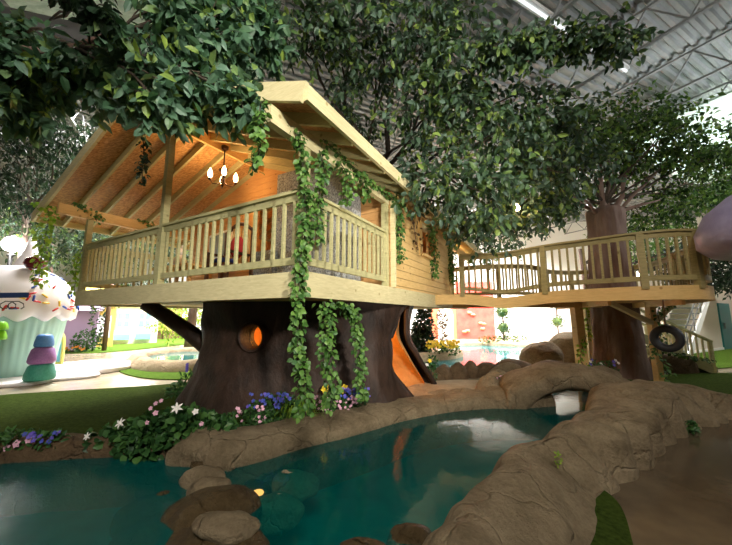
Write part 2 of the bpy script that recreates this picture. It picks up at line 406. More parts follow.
for k in range(-7, 8):
    a = V((6.3, 6.7, 0)) + B_DIR * (k * 2.55)
    truss((a.x, a.y), CEIL - .08, 7.65, -14, 22, 1.3, .035)
# cross bridging between the joists
for s in (-3.5, 1.5, 6.5):
    p = V((6.3, 6.7, 0)) + A_DIR * s
    tag(MB().beam(p + B_DIR * -18 + V((0, 0, 7.7)), p + B_DIR * 18 + V((0, 0, 7.7)), .05, .05).build('roof_brace', 'steel'), kind='structure')
def strip(a, b, label):
    a, b = V(a), V(b); t = thing('ceiling_light', (a + b) / 2, label, 'ceiling light', 'strip lights under the roof')
    MB().beam(a, b, .16, .08).build('housing', 'white_paint', t)
    MB().tube([a + V((0, 0, -.06)), b + V((0, 0, -.06))], .03, 8).build('lamp_tube', 'tube', t)
c0 = V((4.74, 6.3, 7.72)); strip(c0 - B_DIR * 2.1, c0 + B_DIR * 2.1, 'long strip light under the corrugated roof nearest the leafy tree top')
c1 = V((7.9, 5.6, 7.72)); strip(c1 - B_DIR * .1 + V((0, 0, 0)), c1 + B_DIR * 2.4, 'strip light at the upper right corner under the roof')
# pale roof insulation and a dark air duct above the left pond
tag(MB().beam(V((-6.5, 4.4, 7.3)), V((-2.2, 5.4, 7.3)), 3.4, .08).build('insulation_panel', 'insulation'), 'pale green roof insulation sheet above the left tree', 'insulation', kind='structure')
tag(MB().tube([(-11, 3.2, 6.3), (-3.2, 5.6, 6.3)], .32, 16).build('air_duct', 'duct'), 'dark round air duct under the roof at upper left', 'duct', kind='structure')
tag(MB().beam(V((9.2, 9.0, 7.5)) , V((16, 12.5, 7.5)), 3.2, .06).build('insulation_panel', 'insulation'), 'bright insulation sheet between roof trusses at the right', 'insulation', kind='structure')

# ------------------------------------------------------------------ rockwork
def sweep(path, prof, amp=.05, freq=1.6, seed=0, flute=0, ufine=3):
    """rock ridge along path (x, y, height, inner half width, outer half width); prof: (u in -1..1, v in 0..1); u<0 is to the left of travel"""
    m = MB(); n = len(path); k = len(prof); vs = []
    L = 0
    for i, (x, y, h, wi, wo) in enumerate(path):
        a = V((*path[max(i - 1, 0)][:2], 0)); b = V((*path[min(i + 1, n - 1)][:2], 0)); t = (b - a).normalized(); r = V((t.y, -t.x, 0))
        if i: L += (V((x, y, 0)) - V((*path[i - 1][:2], 0))).length
        for (u, v) in prof:
            w = wo if u > 0 else wi
            q = V((x, y, 0)) + r * (u * w)
            q.z = v * h if v >= 0 else v
            nn = noise.noise(V((q.x * freq + seed, q.y * freq, q.z * freq * 1.5))) * amp + noise.noise(V((q.x * freq * 3, q.y * freq * 3 + seed, q.z * 4))) * amp * .45
            fl = flute(L / 1, i / n) * (1 - abs(u - .55) * 1.4 if u > 0 else 0) if flute else 0
            fl = max(fl, 0) if flute else 0
            q += r * ((nn * (1 if u > 0 else -1)) * .8 + fl * .9 * (1 if u > 0 else 0)) + V((0, 0, (nn + fl * .5) if v > 0 else 0))
            vs.append(q)
    m.add(vs, [(i * k + j, i * k + j + 1, (i + 1) * k + j + 1, (i + 1) * k + j) for i in range(n - 1) for j in range(k - 1)], True)
    m.f += [tuple(range(k))[::-1], tuple(range((n - 1) * k, n * k))]; m.sm += [False, False]
    return m
def fprof(pts, per=5): return smooth(pts, per)
crest = smooth([(-.35, .6, .36, .25, .55), (-.02, 1.0, .36, .25, .55), (.22, 1.4, .36, .25, .54), (.45, 1.75, .36, .25, .52), (.76, 2.2, .36, .25, .5), (1.23, 2.77, .36, .25, .48), (1.52, 3.1, .36, .25, .45), (1.82, 3.3, .36, .25, .43), (2.27, 3.6, .36, .25, .42), (2.93, 4.13, .36, .25, .46),
                (3.5, 4.8, .43, .3, .7), (4.15, 5.4, .42, .35, .92), (4.8, 5.75, .35, .35, .93), (5.5, 5.85, .26, .35, .88), (6.1, 5.65, .18, .3, .62), (7, 5.4, .13, .3, .5), (8, 5.3, .1, .3, .5)], 22)
rprof = fprof([(-1.1, -.6), (-1.05, 0), (-.85, .6), (-.45, .93), (0, 1), (.3, .92), (.6, .62), (.85, .25), (1.0, .06), (1.1, -.1)], 4)
def flutes(L, t):
    k = min(max((t - .42) / .1, 0), 1)
    return k * .3 * (abs(sin(L * 6.2 + 1.2 * sin(L * 1.3))) ** .8) + .02 * abs(sin(L * 2))
tag(sweep(crest, rprof, .06, 1.5, 3, flutes).build('rock_wall', 'stone'), 'long sculpted rock wall curving between the pool and the brown floor', 'rock wall')
kerb = smooth([(-1.75, 3.72, .2, .25, .34), (-1.4, 3.95, .2, .25, .36), (-.98, 4.3, .17, .25, .36), (-.3, 4.82, .15, .25, .38), (.4, 5.38, .15, .25, .38), (1.2, 5.78, .15, .25, .36), (2.0, 5.98, .17, .25, .34), (2.7, 6.08, .22, .25, .4), (3.2, 6.2, .2, .25, .4)], 10)
kprof = fprof([(1.15, -.6), (1.1, .1), (1.0, .5), (.7, .85), (.2, 1), (-.5, .9), (-1, .5), (-1.3, -.05)], 4)
tag(sweep(kerb, kprof[::-1], .03, 1.8, 9).build('pool_kerb', 'stone'), 'pale brown concrete kerb along the trunk side of the pool', 'kerb')
kerb2 = smooth([(-6.8, 2.4, .1, .3, .3), (-5.4, 3.45, .1, .3, .3), (-4.2, 3.78, .12, .2, .25), (-3.4, 3.9, .14, .2, .22), (-2.6, 3.98, .15, .2, .22), (-1.9, 3.95, .16, .2, .25)], 10)
tag(sweep(kerb2, kprof[::-1], .04, 2.4, 5).build('pond_kerb', 'stone_dark'), 'low brown rock kerb between lawn and left pond', 'kerb')
kerb3 = [(*p, .3, .3, .3) for p in far_shore] + [(*far_shore[0], .3, .3, .3)]
tag(sweep(kerb3, fprof([(-1, 0), (-.7, .8), (-.2, 1), (.3, 1), (.8, .5), (1.1, -.4)], 3), .05, 1.2, 8).build('pond_kerb', 'stone_pale'), 'pale stone kerb around the small raised pond', 'kerb')
kerb4 = smooth([(9.6, 15.4, .14, .3, .3), (8.2, 16.9, .14, .3, .3), (5.6, 17.7, .14, .3, .3), (4.1, 16.4, .14, .3, .3), (3.6, 13.8, .14, .3, .3)], 8)
tag(sweep(kerb4, fprof([(-1, -.4), (-.8, .6), (-.3, 1), (.3, 1), (.8, .5), (1.1, -.4)], 3), .04, 1.2, 8).build('pool_kerb', 'stone_pale'), 'pale stone kerb at the far edge of the back pool', 'kerb')
kerb5 = smooth([(3.6, 12.9, .2, .3, .3), (3.0, 12.1, .22, .3, .3), (2.2, 11.7, .22, .3, .3), (1.2, 11.1, .22, .3, .3)], 8)
tag(sweep(kerb5, fprof([(-1, -.4), (-.8, .6), (-.3, 1), (.3, 1), (.8, .5), (1.1, -.4)], 3), .05, 1.2, 2).build('pool_kerb', 'stone_pale'), 'stone kerb under the yellow flowers at the back pool', 'kerb')
# the arched bridge: a slab with a rounded back over the channel
m = MB(); n = 26; cs = 22; ba, bb = V((2.45, 5.95, 0)), V((4.75, 5.55, 0)); bd = (bb - ba).normalized(); bs = V((-bd.y, bd.x, 0)); vs = []
for i in range(n + 1):
    t = i / n; c = ba.lerp(bb, t); arch = sin(pi * t) ** .8
    ztop = .26 + .36 * arch; zbot = -.3 + .5 * sin(pi * min(max((t - .13) / .76, 0), 1)) ** .5
    hw = .62 - .12 * arch
    for k in range(cs):
        a = 2 * pi * k / cs; e = .62
        y = math.copysign(abs(cos(a)) ** e, cos(a)) * hw; zz = math.copysign(abs(sin(a)) ** e, sin(a))
        q = c + bs * (y + .25); q.z = (ztop + zbot) / 2 + zz * (ztop - zbot) / 2
        nn = noise.noise(q * 2.3) * .05 + noise.noise(q * 6) * .02
        crk = -.03 * max(0, 1 - abs(((t * 7.3 + .2 * sin(a * 2)) % 1) - .5) * 14)
        q += (bs * cos(a) + V((0, 0, sin(a)))) * (nn + crk); vs.append(q)
m.add(vs, [(i * cs + k, i * cs + (k + 1) % cs, (i + 1) * cs + (k + 1) % cs, (i + 1) * cs + k) for i in range(n) for k in range(cs)], True)
m.f += [tuple(range(cs))[::-1], tuple(range(n * cs, (n + 1) * cs))]; m.sm += [False, False]
tag(m.build('rock_bridge', 'stone'), 'low arched rock bridge over the end of the pool', 'bridge')
# sandy footpath from trunk door to the bridge
tag(MB().prism(smooth([(.9, 5.75), (1.6, 6.0), (2.2, 6.2), (2.9, 6.5), (2.6, 7.1), (1.9, 7.2), (1.2, 6.9), (.8, 6.4)], 6, True), 0, .12).build('footpath', 'stone_pale'), 'pale footpath from the trunk doorway to the rock bridge', 'path', kind='structure')

def rock(x, y, z, r, seed, label, mat='stone', amp=.16, ang=0, name='boulder', sub=4, group=None, flat=None):
    o = MB().blob((x, y, z), r, seed, amp, 1.1, sub, ang, flat).build(name, mat); tag(o, label, 'rock', group); return o
tag(MB().prism([(-8, -8), (14, -8), (14, 4.5), (9, 6.2), (5.5, 6.0), (3, 4.6), (.3, 1.2), (-8, .6)], 0, .004, sides=False).build('floor', 'floor_brown'), kind='structure')
tag(sweep(smooth([(-1.75, 3.75, .04, .2, .2), (-1.45, 3.1, .0, .12, .12), (-1.25, 2.2, .0, .08, .08), (-1.1, .7, .0, .08, .08)], 8), fprof([(-1.2, -.5), (-1, -.05), (-.6, .6), (0, 1), (.6, .6), (1, -.05), (1.2, -.5)], 3), .04, 2, 4).build('rock_ledge', 'stone_wet'), 'low wet stone ledge under the boulders dividing the pools', 'rock')
G1 = 'boulders dividing the two front pools'
rock(-1.82, 3.72, .02, (.34, .24, .22), 2, 'biggest dry boulder beside the white lilies', group=G1)
rock(-1.5, 3.62, .0, (.24, .22, .2), 3, 'rounded boulder joined to the end of the pale kerb', group=G1)
rock(-1.5, 3.2, -.02, (.2, .13, .12), 5, 'small pale boulder at the top of the wet rocks', group=G1)
rock(-1.36, 2.98, -.03, (.21, .14, .13), 6, 'second small pale boulder among the wet rocks', group=G1)
rock(-1.22, 2.76, -.06, (.34, .22, .17), 7, 'dark wet brown boulder between the two pools', 'stone_wet', group=G1, ang=.3)
rock(-1.0, 2.42, -.08, (.34, .22, .2), 8, 'wet boulder with dry pale top at the lower picture edge', 'stone_wet', group=G1, ang=-.2)
rock(-.96, 2.4, .07, (.25, .14, .075), 9, 'dry pale cap stone on the wet boulder at the lower edge', 'stone', group=G1)
rock(-.72, 2.2, -.12, (.2, .14, .12), 10, 'wet rounded rock at the near end of the dividing boulders', 'stone_wet', group=G1)
rock(-1.85, 3.0, -.26, (.3, .2, .22), 11, 'sunken rock in the left pond nearest the boulders', 'stone_wet', group='sunken rocks')
rock(-1.7, 2.7, -.32, (.35, .25, .22), 12, 'large sunken rock low in the left pond', 'stone_wet', group='sunken rocks')
rock(-.72, 3.45, -.2, (.24, .16, .15), 13, 'sunken rock under the kerb in the front pool', 'stone_pale', group='sunken rocks')
rock(-.82, 3.05, -.2, (.26, .15, .15), 14, 'sunken flat rock nearer the dividing boulders', 'stone_pale', group='sunken rocks')
rock(-1.08, 3.35, -.25, (.16, .14, .15), 15, 'sunken rock beside the glowing underwater lamp', 'stone_wet', group='sunken rocks')
rock(-.02, 2.36, -.13, (.2, .12, .13), 16, 'wet rock breaking the water at the picture foot', 'stone_wet', group='rocks by the near wall')
rock(.32, 2.5, -.12, (.17, .13, .14), 17, 'wet rock against the near rock wall', 'stone_wet', group='rocks by the near wall')
rock(-.32, 2.3, -.24, (.3, .2, .18), 18, 'sunken rock near the picture foot', 'stone_pale', group='sunken rocks')
tag(MB().blob((-1.0, 3.18, -.12), (.05, .04, .03), 3).build('pond_lamp', 'pond_lamp'), 'small warm underwater lamp among sunken rocks', 'lamp')
G2 = 'rocks along the edge of the back pool'
for i, (x, y, r, lb) in enumerate([(1.42, 7.9, (.3, .22, .26), 'brown rock nearest the trunk at the back pool edge'), (1.85, 7.85, (.22, .2, .26), 'rounded rock second from the trunk at the back pool edge'), (2.25, 8.0, (.24, .2, .28), 'rounded rock under the red wall reflection'),
        (2.62, 8.15, (.2, .2, .3), 'small upright rock in the edge row of the back pool'), (3.0, 8.2, (.3, .24, .28), 'squat rock left of the long flat one'), (3.75, 8.35, (.55, .3, .34), 'long flat rock in the edge row before the big boulders'), (4.7, 8.3, (.5, .3, .3), 'low rock behind the bridge below the big boulder')]):
    rock(x, y, .08, r, 20 + i, lb, 'stone_dark', group=G2, sub=3)
G3 = 'low rocks beside the footpath'
for i, (x, y, z, r, lb) in enumerate([(1.35, 6.0, .05, (.25, .12, .13), 'low rock at the footpath below the trunk doorway'), (1.8, 6.12, .05, (.28, .13, .14), 'low rock in the middle of the footpath edge'), (2.35, 6.3, .1, (.3, .2, .24), 'rock at the footpath beside the small plant'), (2.62, 6.55, .15, (.28, .22, .3), 'upright rock at the left foot of the bridge'), (3.3, 7.75, .1, (.42, .2, .3), 'flat rock lying behind the bridge crown'), (5.0, 7.0, .18, (.42, .24, .3), 'flat rock behind the bridge near the trunk with bark')]):
    rock(x, y, z, r, 30 + i, lb, 'stone', group=G3, sub=3)
rock(5.2, 9.6, .22, (.6, .5, .56), 41, 'big square boulder left of the timber post', 'stone', .12, group='big boulders by the back pool', flat=0)
rock(6.75, 10.6, .35, (.75, .55, .68), 42, 'big boulder behind the timber post', 'stone', .12, group='big boulders by the back pool', flat=0)
rock(7.3, 9.9, .35, (.4, .4, .75), 43, 'narrow boulder beside the bark trunk', 'stone', .12, group='big boulders by the back pool', flat=0)
rock(8.45, 9.0, .1, (.62, .5, .45), 44, 'dark boulder under the tire swing', 'stone_dark', .15, group='big boulders by the back pool', flat=0)
rock(9.2, 9.2, .05, (.5, .4, .3), 45, 'low mossy boulder at the foot of the timber stair', 'lawn', .15, group='big boulders by the back pool', flat=0)
rock(-3.25, 6.6, .1, (.28, .25, .5), 46, 'grey boulder leaning on the trunk behind the fern', 'bark', .15, flat=0)

# ------------------------------------------------------------------ treehouse
TH = .5176; S2 = V((sin(TH), cos(TH), 0)); F2 = V((-cos(TH), sin(TH), 0)); C2 = V((-.6907, 3.3849, 0)); UP = V((0, 0, 1))
def hp(a, b, z=0): return C2 + F2 * a + S2 * b + UP * z
ZB, ZT, ZR, LW, BW, BE, BP = 1.705, 1.988, 2.938, 5.8, 2.22, 6.2, 8.0
house = thing('treehouse', hp(2.9, 4), 'timber treehouse with gabled roof and railed porch resting on the hollow trunk', 'treehouse')
def part(name, m, mat, parent=None): return m.build(name, mat, parent or house)
part('deck_floor', MB().beam(hp(LW / 2, .04, ZT - .03), hp(LW / 2, BP, ZT - .03), LW - .08, .05), 'lumber_green')
part('deck_ceiling', MB().beam(hp(LW / 2, .06, ZB + .05), hp(LW / 2, BP, ZB + .05), LW - .12, .02), 'lumber_warm')
m = MB(); hz = (ZB + ZT) / 2; hh = ZT - ZB
m.beam(hp(-.02, .02, hz), hp(LW + .02, .02, hz), .045, hh)
part('front_fascia', m, 'lumber')
part('side_fascia', MB().beam(hp(.0, .0, hz), hp(.0, BP, hz), .045, hh), 'lumber')
part('side_fascia', MB().beam(hp(LW, 0, hz), hp(LW, BP, hz), .045, hh), 'lumber')
# posts
ZPEAK, APK, AR, AL, SL = 5.08, 3.2, -.36, 7.0, .376
def zroof(a): return ZPEAK - SL * abs(a - APK)          # top of the roof sheet
def post(a, b, z1, w=.095, mat='lumber_green'): part('post', MB().beam(hp(a, b, ZB + .1), hp(a, b, z1), w, w, up=S2), mat)
post(.06, .06, 3.45); post(2.95, .06, 4.62); post(LW - .05, .06, 3.45); post(.06, BW - .06, 3.45)
post(.06, BP - .1, 3.5, .12, 'lumber_warm'); post(LW - .06, BP - .1, 3.5)
# railing
def railing(pts, ztop, zdeck, n_bal, parent, mat='lumber_green', posts=(), bal_w=.036):
    """pts: base line of the rail; ztop/zdeck: functions of the position 0..1"""
    P = [V(p) for p in pts]; cum = [0]
    for a, b in zip(P, P[1:]): cum.append(cum[-1] + (b - a).length)
    def pos(t):
        d = t * cum[-1]
        for i in range(len(P) - 1):
            if d <= cum[i + 1] + 1e-6:
                f = (d - cum[i]) / (cum[i + 1] - cum[i]); return P[i].lerp(P[i + 1], f), (P[i + 1] - P[i]).normalized()
        return P[-1], (P[-1] - P[-2]).normalized()
    ns = max(1, len(P) - 1) if len(P) > 2 else 1; ts = [i / (ns * (2 if ns > 1 else 1)) for i in range(ns * (2 if ns > 1 else 1) + 1)]
    def ribbon(w, h, zf):
        m = MB(); vs = []
        for t in ts:
            p, d = pos(t); x = V((d.y, -d.x, 0))
            z = zf(t); vs += [p + x * (sx * w / 2) + UP * (z + sz * h / 2) for sx, sz in ((-1, -1), (1, -1), (1, 1), (-1, 1))]
        k = len(ts); m.add(vs, [(i * 4 + j, i * 4 + (j + 1) % 4, i * 4 + 4 + (j + 1) % 4, i * 4 + 4 + j) for i in range(k - 1) for j in range(4)])
        m.f += [(0, 1, 2, 3), tuple(range(4 * k - 4, 4 * k))[::-1]]; m.sm += [False, False]; return m
    rl = ribbon(.11, .036, lambda t: ztop(t) - .018).build('handrail', mat, parent)
    ribbon(.036, .085, lambda t: ztop(t) - .08).build('upper_rail', mat, rl)
    ribbon(.036, .085, lambda t: zdeck(t) + .13).build('lower_rail', mat, rl)
    for i in range(n_bal):
        t = (i + .5) / n_bal
        if any(abs(t - q) * cum[-1] < .07 for q in posts): continue
        p, d = pos(t); 
        MB().beam(p + UP * (zdeck(t) + .09), p + UP * (ztop(t) - .04), bal_w, bal_w, up=d).build('baluster', mat, rl)
    for q in posts:
        p, d = pos(q); MB().beam(p + UP * (zdeck(q) - .05), p + UP * (ztop(q) - .03), .1, .1, up=d).build('rail_post', mat, rl)
    return rl
c_ = lambda z: (lambda t: z)
railing([hp(.1, .06), hp(2.9, .06)], c_(ZR), c_(ZT), 17, house)
railing([hp(3.0, .06), hp(LW - .1, .06)], c_(ZR), c_(ZT), 17, house)
railing([hp(.06, .1), hp(.06, BW - .1)], c_(ZR), c_(ZT), 14, house)
railing([hp(LW - .06, .1), hp(LW - .06, BW - .1)], c_(ZR), c_(ZT), 13, house)
# house walls
def wallslab(pts, nrm, th, mat, name, holes=()):
    """upright slab of the outline pts (world), holes are lists too, thickness along nrm"""
    o0 = pts[0]; x = (pts[1] - pts[0]).normalized(); x.z = 0; x.normalize()
    to = lambda p: ((p - o0).dot(x), (p - o0).z)
    mm = MB(); mm.prism([to(p) for p in pts], 0, th, [[to(p) for p in h] for h in holes])
    mm.v = [tuple(o0 + x * vx + UP * vy + nrm * vz) for vx, vy, vz in mm.v]
    return part(name, mm, mat)
gab = lambda b: [hp(0, b, ZT), hp(LW, b, ZT), hp(LW, b, zroof(LW) - .16), hp(APK, b, ZPEAK - .16), hp(0, b, zroof(0) - .16)]
q4 = lambda a0, a1, b, z0, z1: [hp(a0, b, z0), hp(a1, b, z0), hp(a1, b, z1), hp(a0, b, z1)]
wallslab(gab(BW), S2, .1, 'pine_inside', 'front_wall', [q4(2.45, 3.35, BW, ZT + .02, 4.0)])
wallslab(gab(BE), S2, .1, 'pine_boards', 'rear_wall', [q4(.6, 1.6, BE, ZT + .02, 3.9)])
sd = lambda a: [hp(a, BW, ZT), hp(a, BE, ZT), hp(a, BE, zroof(a) - .16), hp(a, BW, zroof(a) - .16)]
wallslab(sd(0), F2, .1, 'pine_boards', 'side_wall', [[hp(0, 3.75, 2.84), hp(0, 4.95, 2.84), hp(0, 4.95, 3.56), hp(0, 3.75, 3.56)]])
wallslab(sd(LW - .1), F2, .1, 'pine_boards', 'side_wall')
for b in (BW + .05, BE - .05): part('corner_board', MB().beam(hp(-.02, b, ZT), hp(-.02, b, 3.62), .13, .05, up=S2), 'lumber')
rd = part('rear_door', MB().beam(hp(.6, BE + .05, (ZT + 3.9) / 2), hp(1.6, BE + .05, (ZT + 3.9) / 2), .05, 3.9 - ZT), 'lumber_warm')
m = MB()
for (b0, z0, b1, z1) in ((3.75, 2.81, 4.95, 2.81), (3.75, 3.59, 4.95, 3.59), (3.75, 2.8, 3.75, 3.6), (4.95, 2.8, 4.95, 3.6)):
    m.beam(hp(.0, b0, z0), hp(.0, b1, z1), .16, .05, up=F2 if b0 == b1 else UP)
wf = part('window_frame', m, 'lumber_warm')
MB().beam(hp(.05, 4.35, 2.84), hp(.05, 4.35, 3.56), .04, .04, up=F2).build('mullion', 'lumber_warm', wf)
m = MB()
for a in (2.42, 3.38): m.beam(hp(a, BW - .02, ZT), hp(a, BW - .02, 4.04), .08, .06, up=S2)
m.beam(hp(2.38, BW - .02, 4.04), hp(3.42, BW - .02, 4.04), .06, .08)
part('door_frame', m, 'lumber_warm')
# roof
B0, B1 = -.45, 8.9
def slope(a0, a1, b0, b1, dz, th):
    m = MB(); vs = []
    for b in (b0, b1):
        for a in (a0, a1):
            for z in (0, -th): vs.append(hp(a, b, zroof(a) + dz + z))
    return m.add(vs, [(0, 2, 6, 4), (1, 5, 7, 3), (0, 1, 3, 2), (4, 6, 7, 5), (0, 4, 5, 1), (2, 3, 7, 6)])
for (a0, a1) in ((AR, APK), (APK, AL)):
    part('roof_sheathing', slope(a0, a1, B0, B1, -.02, .02), 'osb')
    part('roof_covering', slope(a0, a1, B0, B1, .012, .03), 'roofing')
def rafter(a0, a1, b, w=.042, h=.14):
    part('rafter', MB().beam(hp(a0, b, zroof(a0) - .04 - h / 2), hp(a1, b, zroof(a1) - .04 - h / 2), w, h), 'lumber_green')
nr = 22
for i in range(nr):
    b = B0 + .02 + (B1 - B0 - .04) * i / (nr - 1)
    if i in (0, nr - 1): continue
    rafter(AR, APK, b); rafter(APK, AL, b)
part('ridge_board', MB().beam(hp(APK, B0, ZPEAK - .18), hp(APK, B1, ZPEAK - .18), .045, .24), 'lumber_warm')
for (a0, a1) in ((AR - .02, APK), (APK, AL + .02)):
    part('rake_board', MB().beam(hp(a0, B0 - .02, zroof(a0) - .09), hp(a1, B0 - .02, zroof(a1) - .09), .045, .2), 'lumber')
    part('rake_board', MB().beam(hp(a0, B1, zroof(a0) - .09), hp(a1, B1, zroof(a1) - .09), .045, .2), 'lumber')
part('eave_board', MB().beam(hp(AR - .02, B0, zroof(AR) - .085), hp(AR - .02, B1, zroof(AR) - .085), .045, .17), 'lumber')
part('eave_board', MB().beam(hp(AL + .02, B0, zroof(AL) - .085), hp(AL + .02, B1, zroof(AL) - .085), .045, .17), 'lumber')
part('header_beam', MB().beam(hp(.05, B0 - .08, 3.53), hp(.05, B1, 3.53), .09, .19), 'lumber')
part('header_beam', MB().beam(hp(LW - .05, B0, 3.56), hp(LW - .05, B1, 3.56), .09, .2), 'lumber_warm')
# stone fireplace against the front wall
fp = thing('fireplace', hp(1.3, 1.9, ZT), 'grey pebble-dashed chimney and low hearth on the porch', 'fireplace')
MB().beam(hp(1.32, 1.9, ZT), hp(1.32, 1.9, 4.2), 1.5, .62, up=S2).build('chimney', 'pebbles', fp)
MB().beam(hp(2.6, 1.82, ZT + .36), hp(2.0, 1.82, ZT + .36), .7, .72).build('hearth', 'pebbles', fp)
# chandelier
ch = thing('chandelier', hp(APK, 1.15, 4.8), 'lit bronze chandelier hanging from the porch ridge', 'chandelier')
c = hp(APK - .1, 1.15); 
MB().lathe([(.07, 4.86), (.06, 4.8), (.02, 4.78)], c, 12).build('ceiling_rose', 'bronze', ch)
MB().tube([c + UP * 4.8, c + UP * 4.42], .014).build('chain', 'bronze', ch)
MB().lathe([(.02, 4.44), (.05, 4.4), (.09, 4.36), (.05, 4.3), (.03, 4.2), (.05, 4.15), (.02, 4.05), (.005, 4.0)], c, 14).build('stem', 'bronze', ch)
for k in range(4):
    a = k * pi / 2 + .5; d = V((cos(a), sin(a), 0)); 
    ar = MB().tube([c + UP * 4.14, c + d * .08 + UP * 4.06, c + d * .18 + UP * 4.05, c + d * .23 + UP * 4.12], .011).build('arm', 'bronze', ch)
    MB().lathe([(.012, 4.11), (.04, 4.13), (.03, 4.15)], c + d * .23, 10).build('cup', 'bronze', ar)
    MB().lathe([(.018, 4.15), (.046, 4.2), (.042, 4.28), (.005, 4.36)], c + d * .23, 10).build('bulb', 'bulb', ar)
# porch furniture
def chair(a, b, ang):
    ro = hp(a, b, ZT); t = thing('slatted_chair', ro, 'dark wooden high backed chair with red and blue cushions on the porch', 'chair')
    x = V((cos(ang), sin(ang), 0)); y = V((-sin(ang), cos(ang), 0)); P = lambda u, v, z: ro + x * u + y * v + UP * z
    MB().beam(P(-.26, 0, .42), P(.26, 0, .42), .5, .05).build('seat', 'dark_wood', t)
    m = MB(); n = 10; pts = [P(-.33 + .66 * i / n, .26, 1.12 + .16 * sin(pi * i / n)) for i in range(n + 1)]
    m.tube(pts, .035).build('top_rail', 'dark_wood', t)
    for u in (-.33, .33): MB().beam(P(u, .26, 0), P(u, .26, 1.14), .05, .05, up=y).build('back_post', 'dark_wood', t)
    for i in range(7):
        u = -.24 + .08 * i; MB().beam(P(u, .26, .44), P(u, .26, 1.2), .022, .02, up=y).build('slat', 'lumber_warm', t)
    for u in (-.24, .24): MB().beam(P(u, -.22, 0), P(u, -.22, .62), .05, .05, up=y).build('leg', 'dark_wood', t)
    for u in (-.28, .28): MB().beam(P(u, .26, .64), P(u, -.26, .64), .05, .04).build('armrest', 'dark_wood', t)
    MB().blob(P(.06, .16, .8), (.14, .07, .22), 3, .05).build('cushion', 'red_cloth', t)
    MB().blob(P(-.02, -.02, .5), (.22, .2, .07), 4, .05).build('seat_cushion', 'blue_cloth', t)
chair(2.75, 1.1, -TH + .1)
t = thing('leaning_screen', hp(4.15, 1.75, ZT + .9), 'pale blue-grey flat panel in a white frame on the porch', 'screen')
x = -F2; sc = hp(4.1, 1.9, 3.1); tilt = x * .985 + UP * .1
MB().beam(sc - tilt * .4, sc + tilt * .4, .05, .62).build('frame', 'white_paint', t)
MB().beam(sc - tilt * .34 - S2 * .03, sc + tilt * .34 - S2 * .03, .02, .5).build('panel', 'screen', t)
MB().beam(hp(4.1, 1.95, ZT), hp(4.1, 1.95, 3.1), .08, .08, up=S2).build('stand', 'dark_wood', t)
t = thing('porch_table', hp(4.3, 1.2, ZT), 'low wooden table behind the front railing of the porch', 'table')
MB().beam(hp(3.6, 1.2, ZT + .5), hp(5.0, 1.2, ZT + .5), .6, .05).build('tabletop', 'lumber_warm', t)
for a in (3.7, 4.9):
    for b in (.98, 1.42): MB().beam(hp(a, b, ZT), hp(a, b, ZT + .48), .06, .06, up=S2).build('leg', 'lumber_warm', t)
t = thing('soft_toy', hp(4.35, 1.15, ZT + .53), 'pale fluffy soft toy sitting on the porch table', 'toy')
q = hp(4.35, 1.15, ZT + .53)
MB().blob(q + UP * .13, (.13, .12, .14), 2, .08).build('body', 'plush', t); MB().blob(q + UP * .32, (.1, .1, .1), 3, .06).build('head', 'plush', t)
for s in (-1, 1): MB().blob(q + F2 * (.08 * s) + UP * .42, (.035, .03, .05), 4, .04, sub=2).build('ear', 'plush', t)
for s in (-1, 1): MB().blob(q + F2 * (.13 * s) - S2 * .06 + UP * .1, (.05, .05, .09), 5, .04, sub=2).build('paw', 'plush', t)

# ------------------------------------------------------------------ hollow trunk, with the limbs that go up through the house
tree = thing('treehouse_tree', (-1.15, 6.5, 0), 'huge hollow brown trunk with round window carrying the treehouse, branches above its roof', 'tree')
TX, TY, TRX, TRY = -1.15, 6.5, 2.0, 1.3
def tsurf(th, z, inset=0):
    zz = z / 1.75; s = 1 + .17 * max(0, 1 - zz * 1.5) ** 1.8 + .05 * max(0, zz - .4) ** 1.5
    b = 0
    for (c0, w, a0) in ((-2.62, .22, .08), (-2.05, .3, .10), (-1.45, .16, .07), (-1.12, .12, -.06), (-.95, .1, .05), (-.78, .16, .04), (.22, .22, .24), (.9, .25, .2), (2.2, .3, .2), (3.0, .25, .12), (-3.28, .25, .04)):
        d = (th - c0 + pi) % (2 * pi) - pi
        b += a0 * math.exp(-(d / w) ** 2) * (.35 + .9 * max(0, 1 - zz) ** 1.5 + .25 * max(0, zz - .55))
    p = V((cos(th) * TRX, sin(th) * TRY, 0))
    nn = noise.noise(V((cos(th) * 2.2, sin(th) * 2.2, z * 1.1))) * .07 + noise.noise(V((cos(th) * 6, sin(th) * 6, z * 2.5))) * .03
    k = s + b * .55 + nn - inset
    return V((TX + p.x * k, TY + p.y * k, z))
NT, NZ = 300, 56
winc = V((-1.83, 5.22, 1.17)); wax = V((-.3, -1, 0)).normalized()
m = MB(); vs = [tsurf(2 * pi * i / NT - pi, 1.75 * j / NZ) for j in range(NZ + 1) for i in range(NT)]
fs = []
def jamb(z):
    u = z / 1.7; return -.68 + .30 * max(0, (u - .62) / .38) ** 1.2 + .20 * max(0, 1 - u * 2.4), .02 + .16 * max(0, 1 - u * 1.9) - .1 * max(0, u - .55)
for j in range(NZ):
    for i in range(NT):
        c = (vs[j * NT + i] + vs[(j + 1) * NT + (i + 1) % NT]) / 2; th = 2 * pi * (i + .5) / NT - pi
        d = c - winc; d -= wax * d.dot(wax)
        if d.length < .235 and c.y < 6: continue
        j0, j1 = jamb(c.z)
        if j0 < th < j1: continue
        fs.append((j * NT + i, j * NT + (i + 1) % NT, (j + 1) * NT + (i + 1) % NT, (j + 1) * NT + i))
m.add(vs, fs, True)
tk = m.build('trunk', 'bark_trunk', tree)
sm_ = tk.modifiers.new('thick', 'SOLIDIFY'); sm_.thickness = .1; sm_.offset = -1
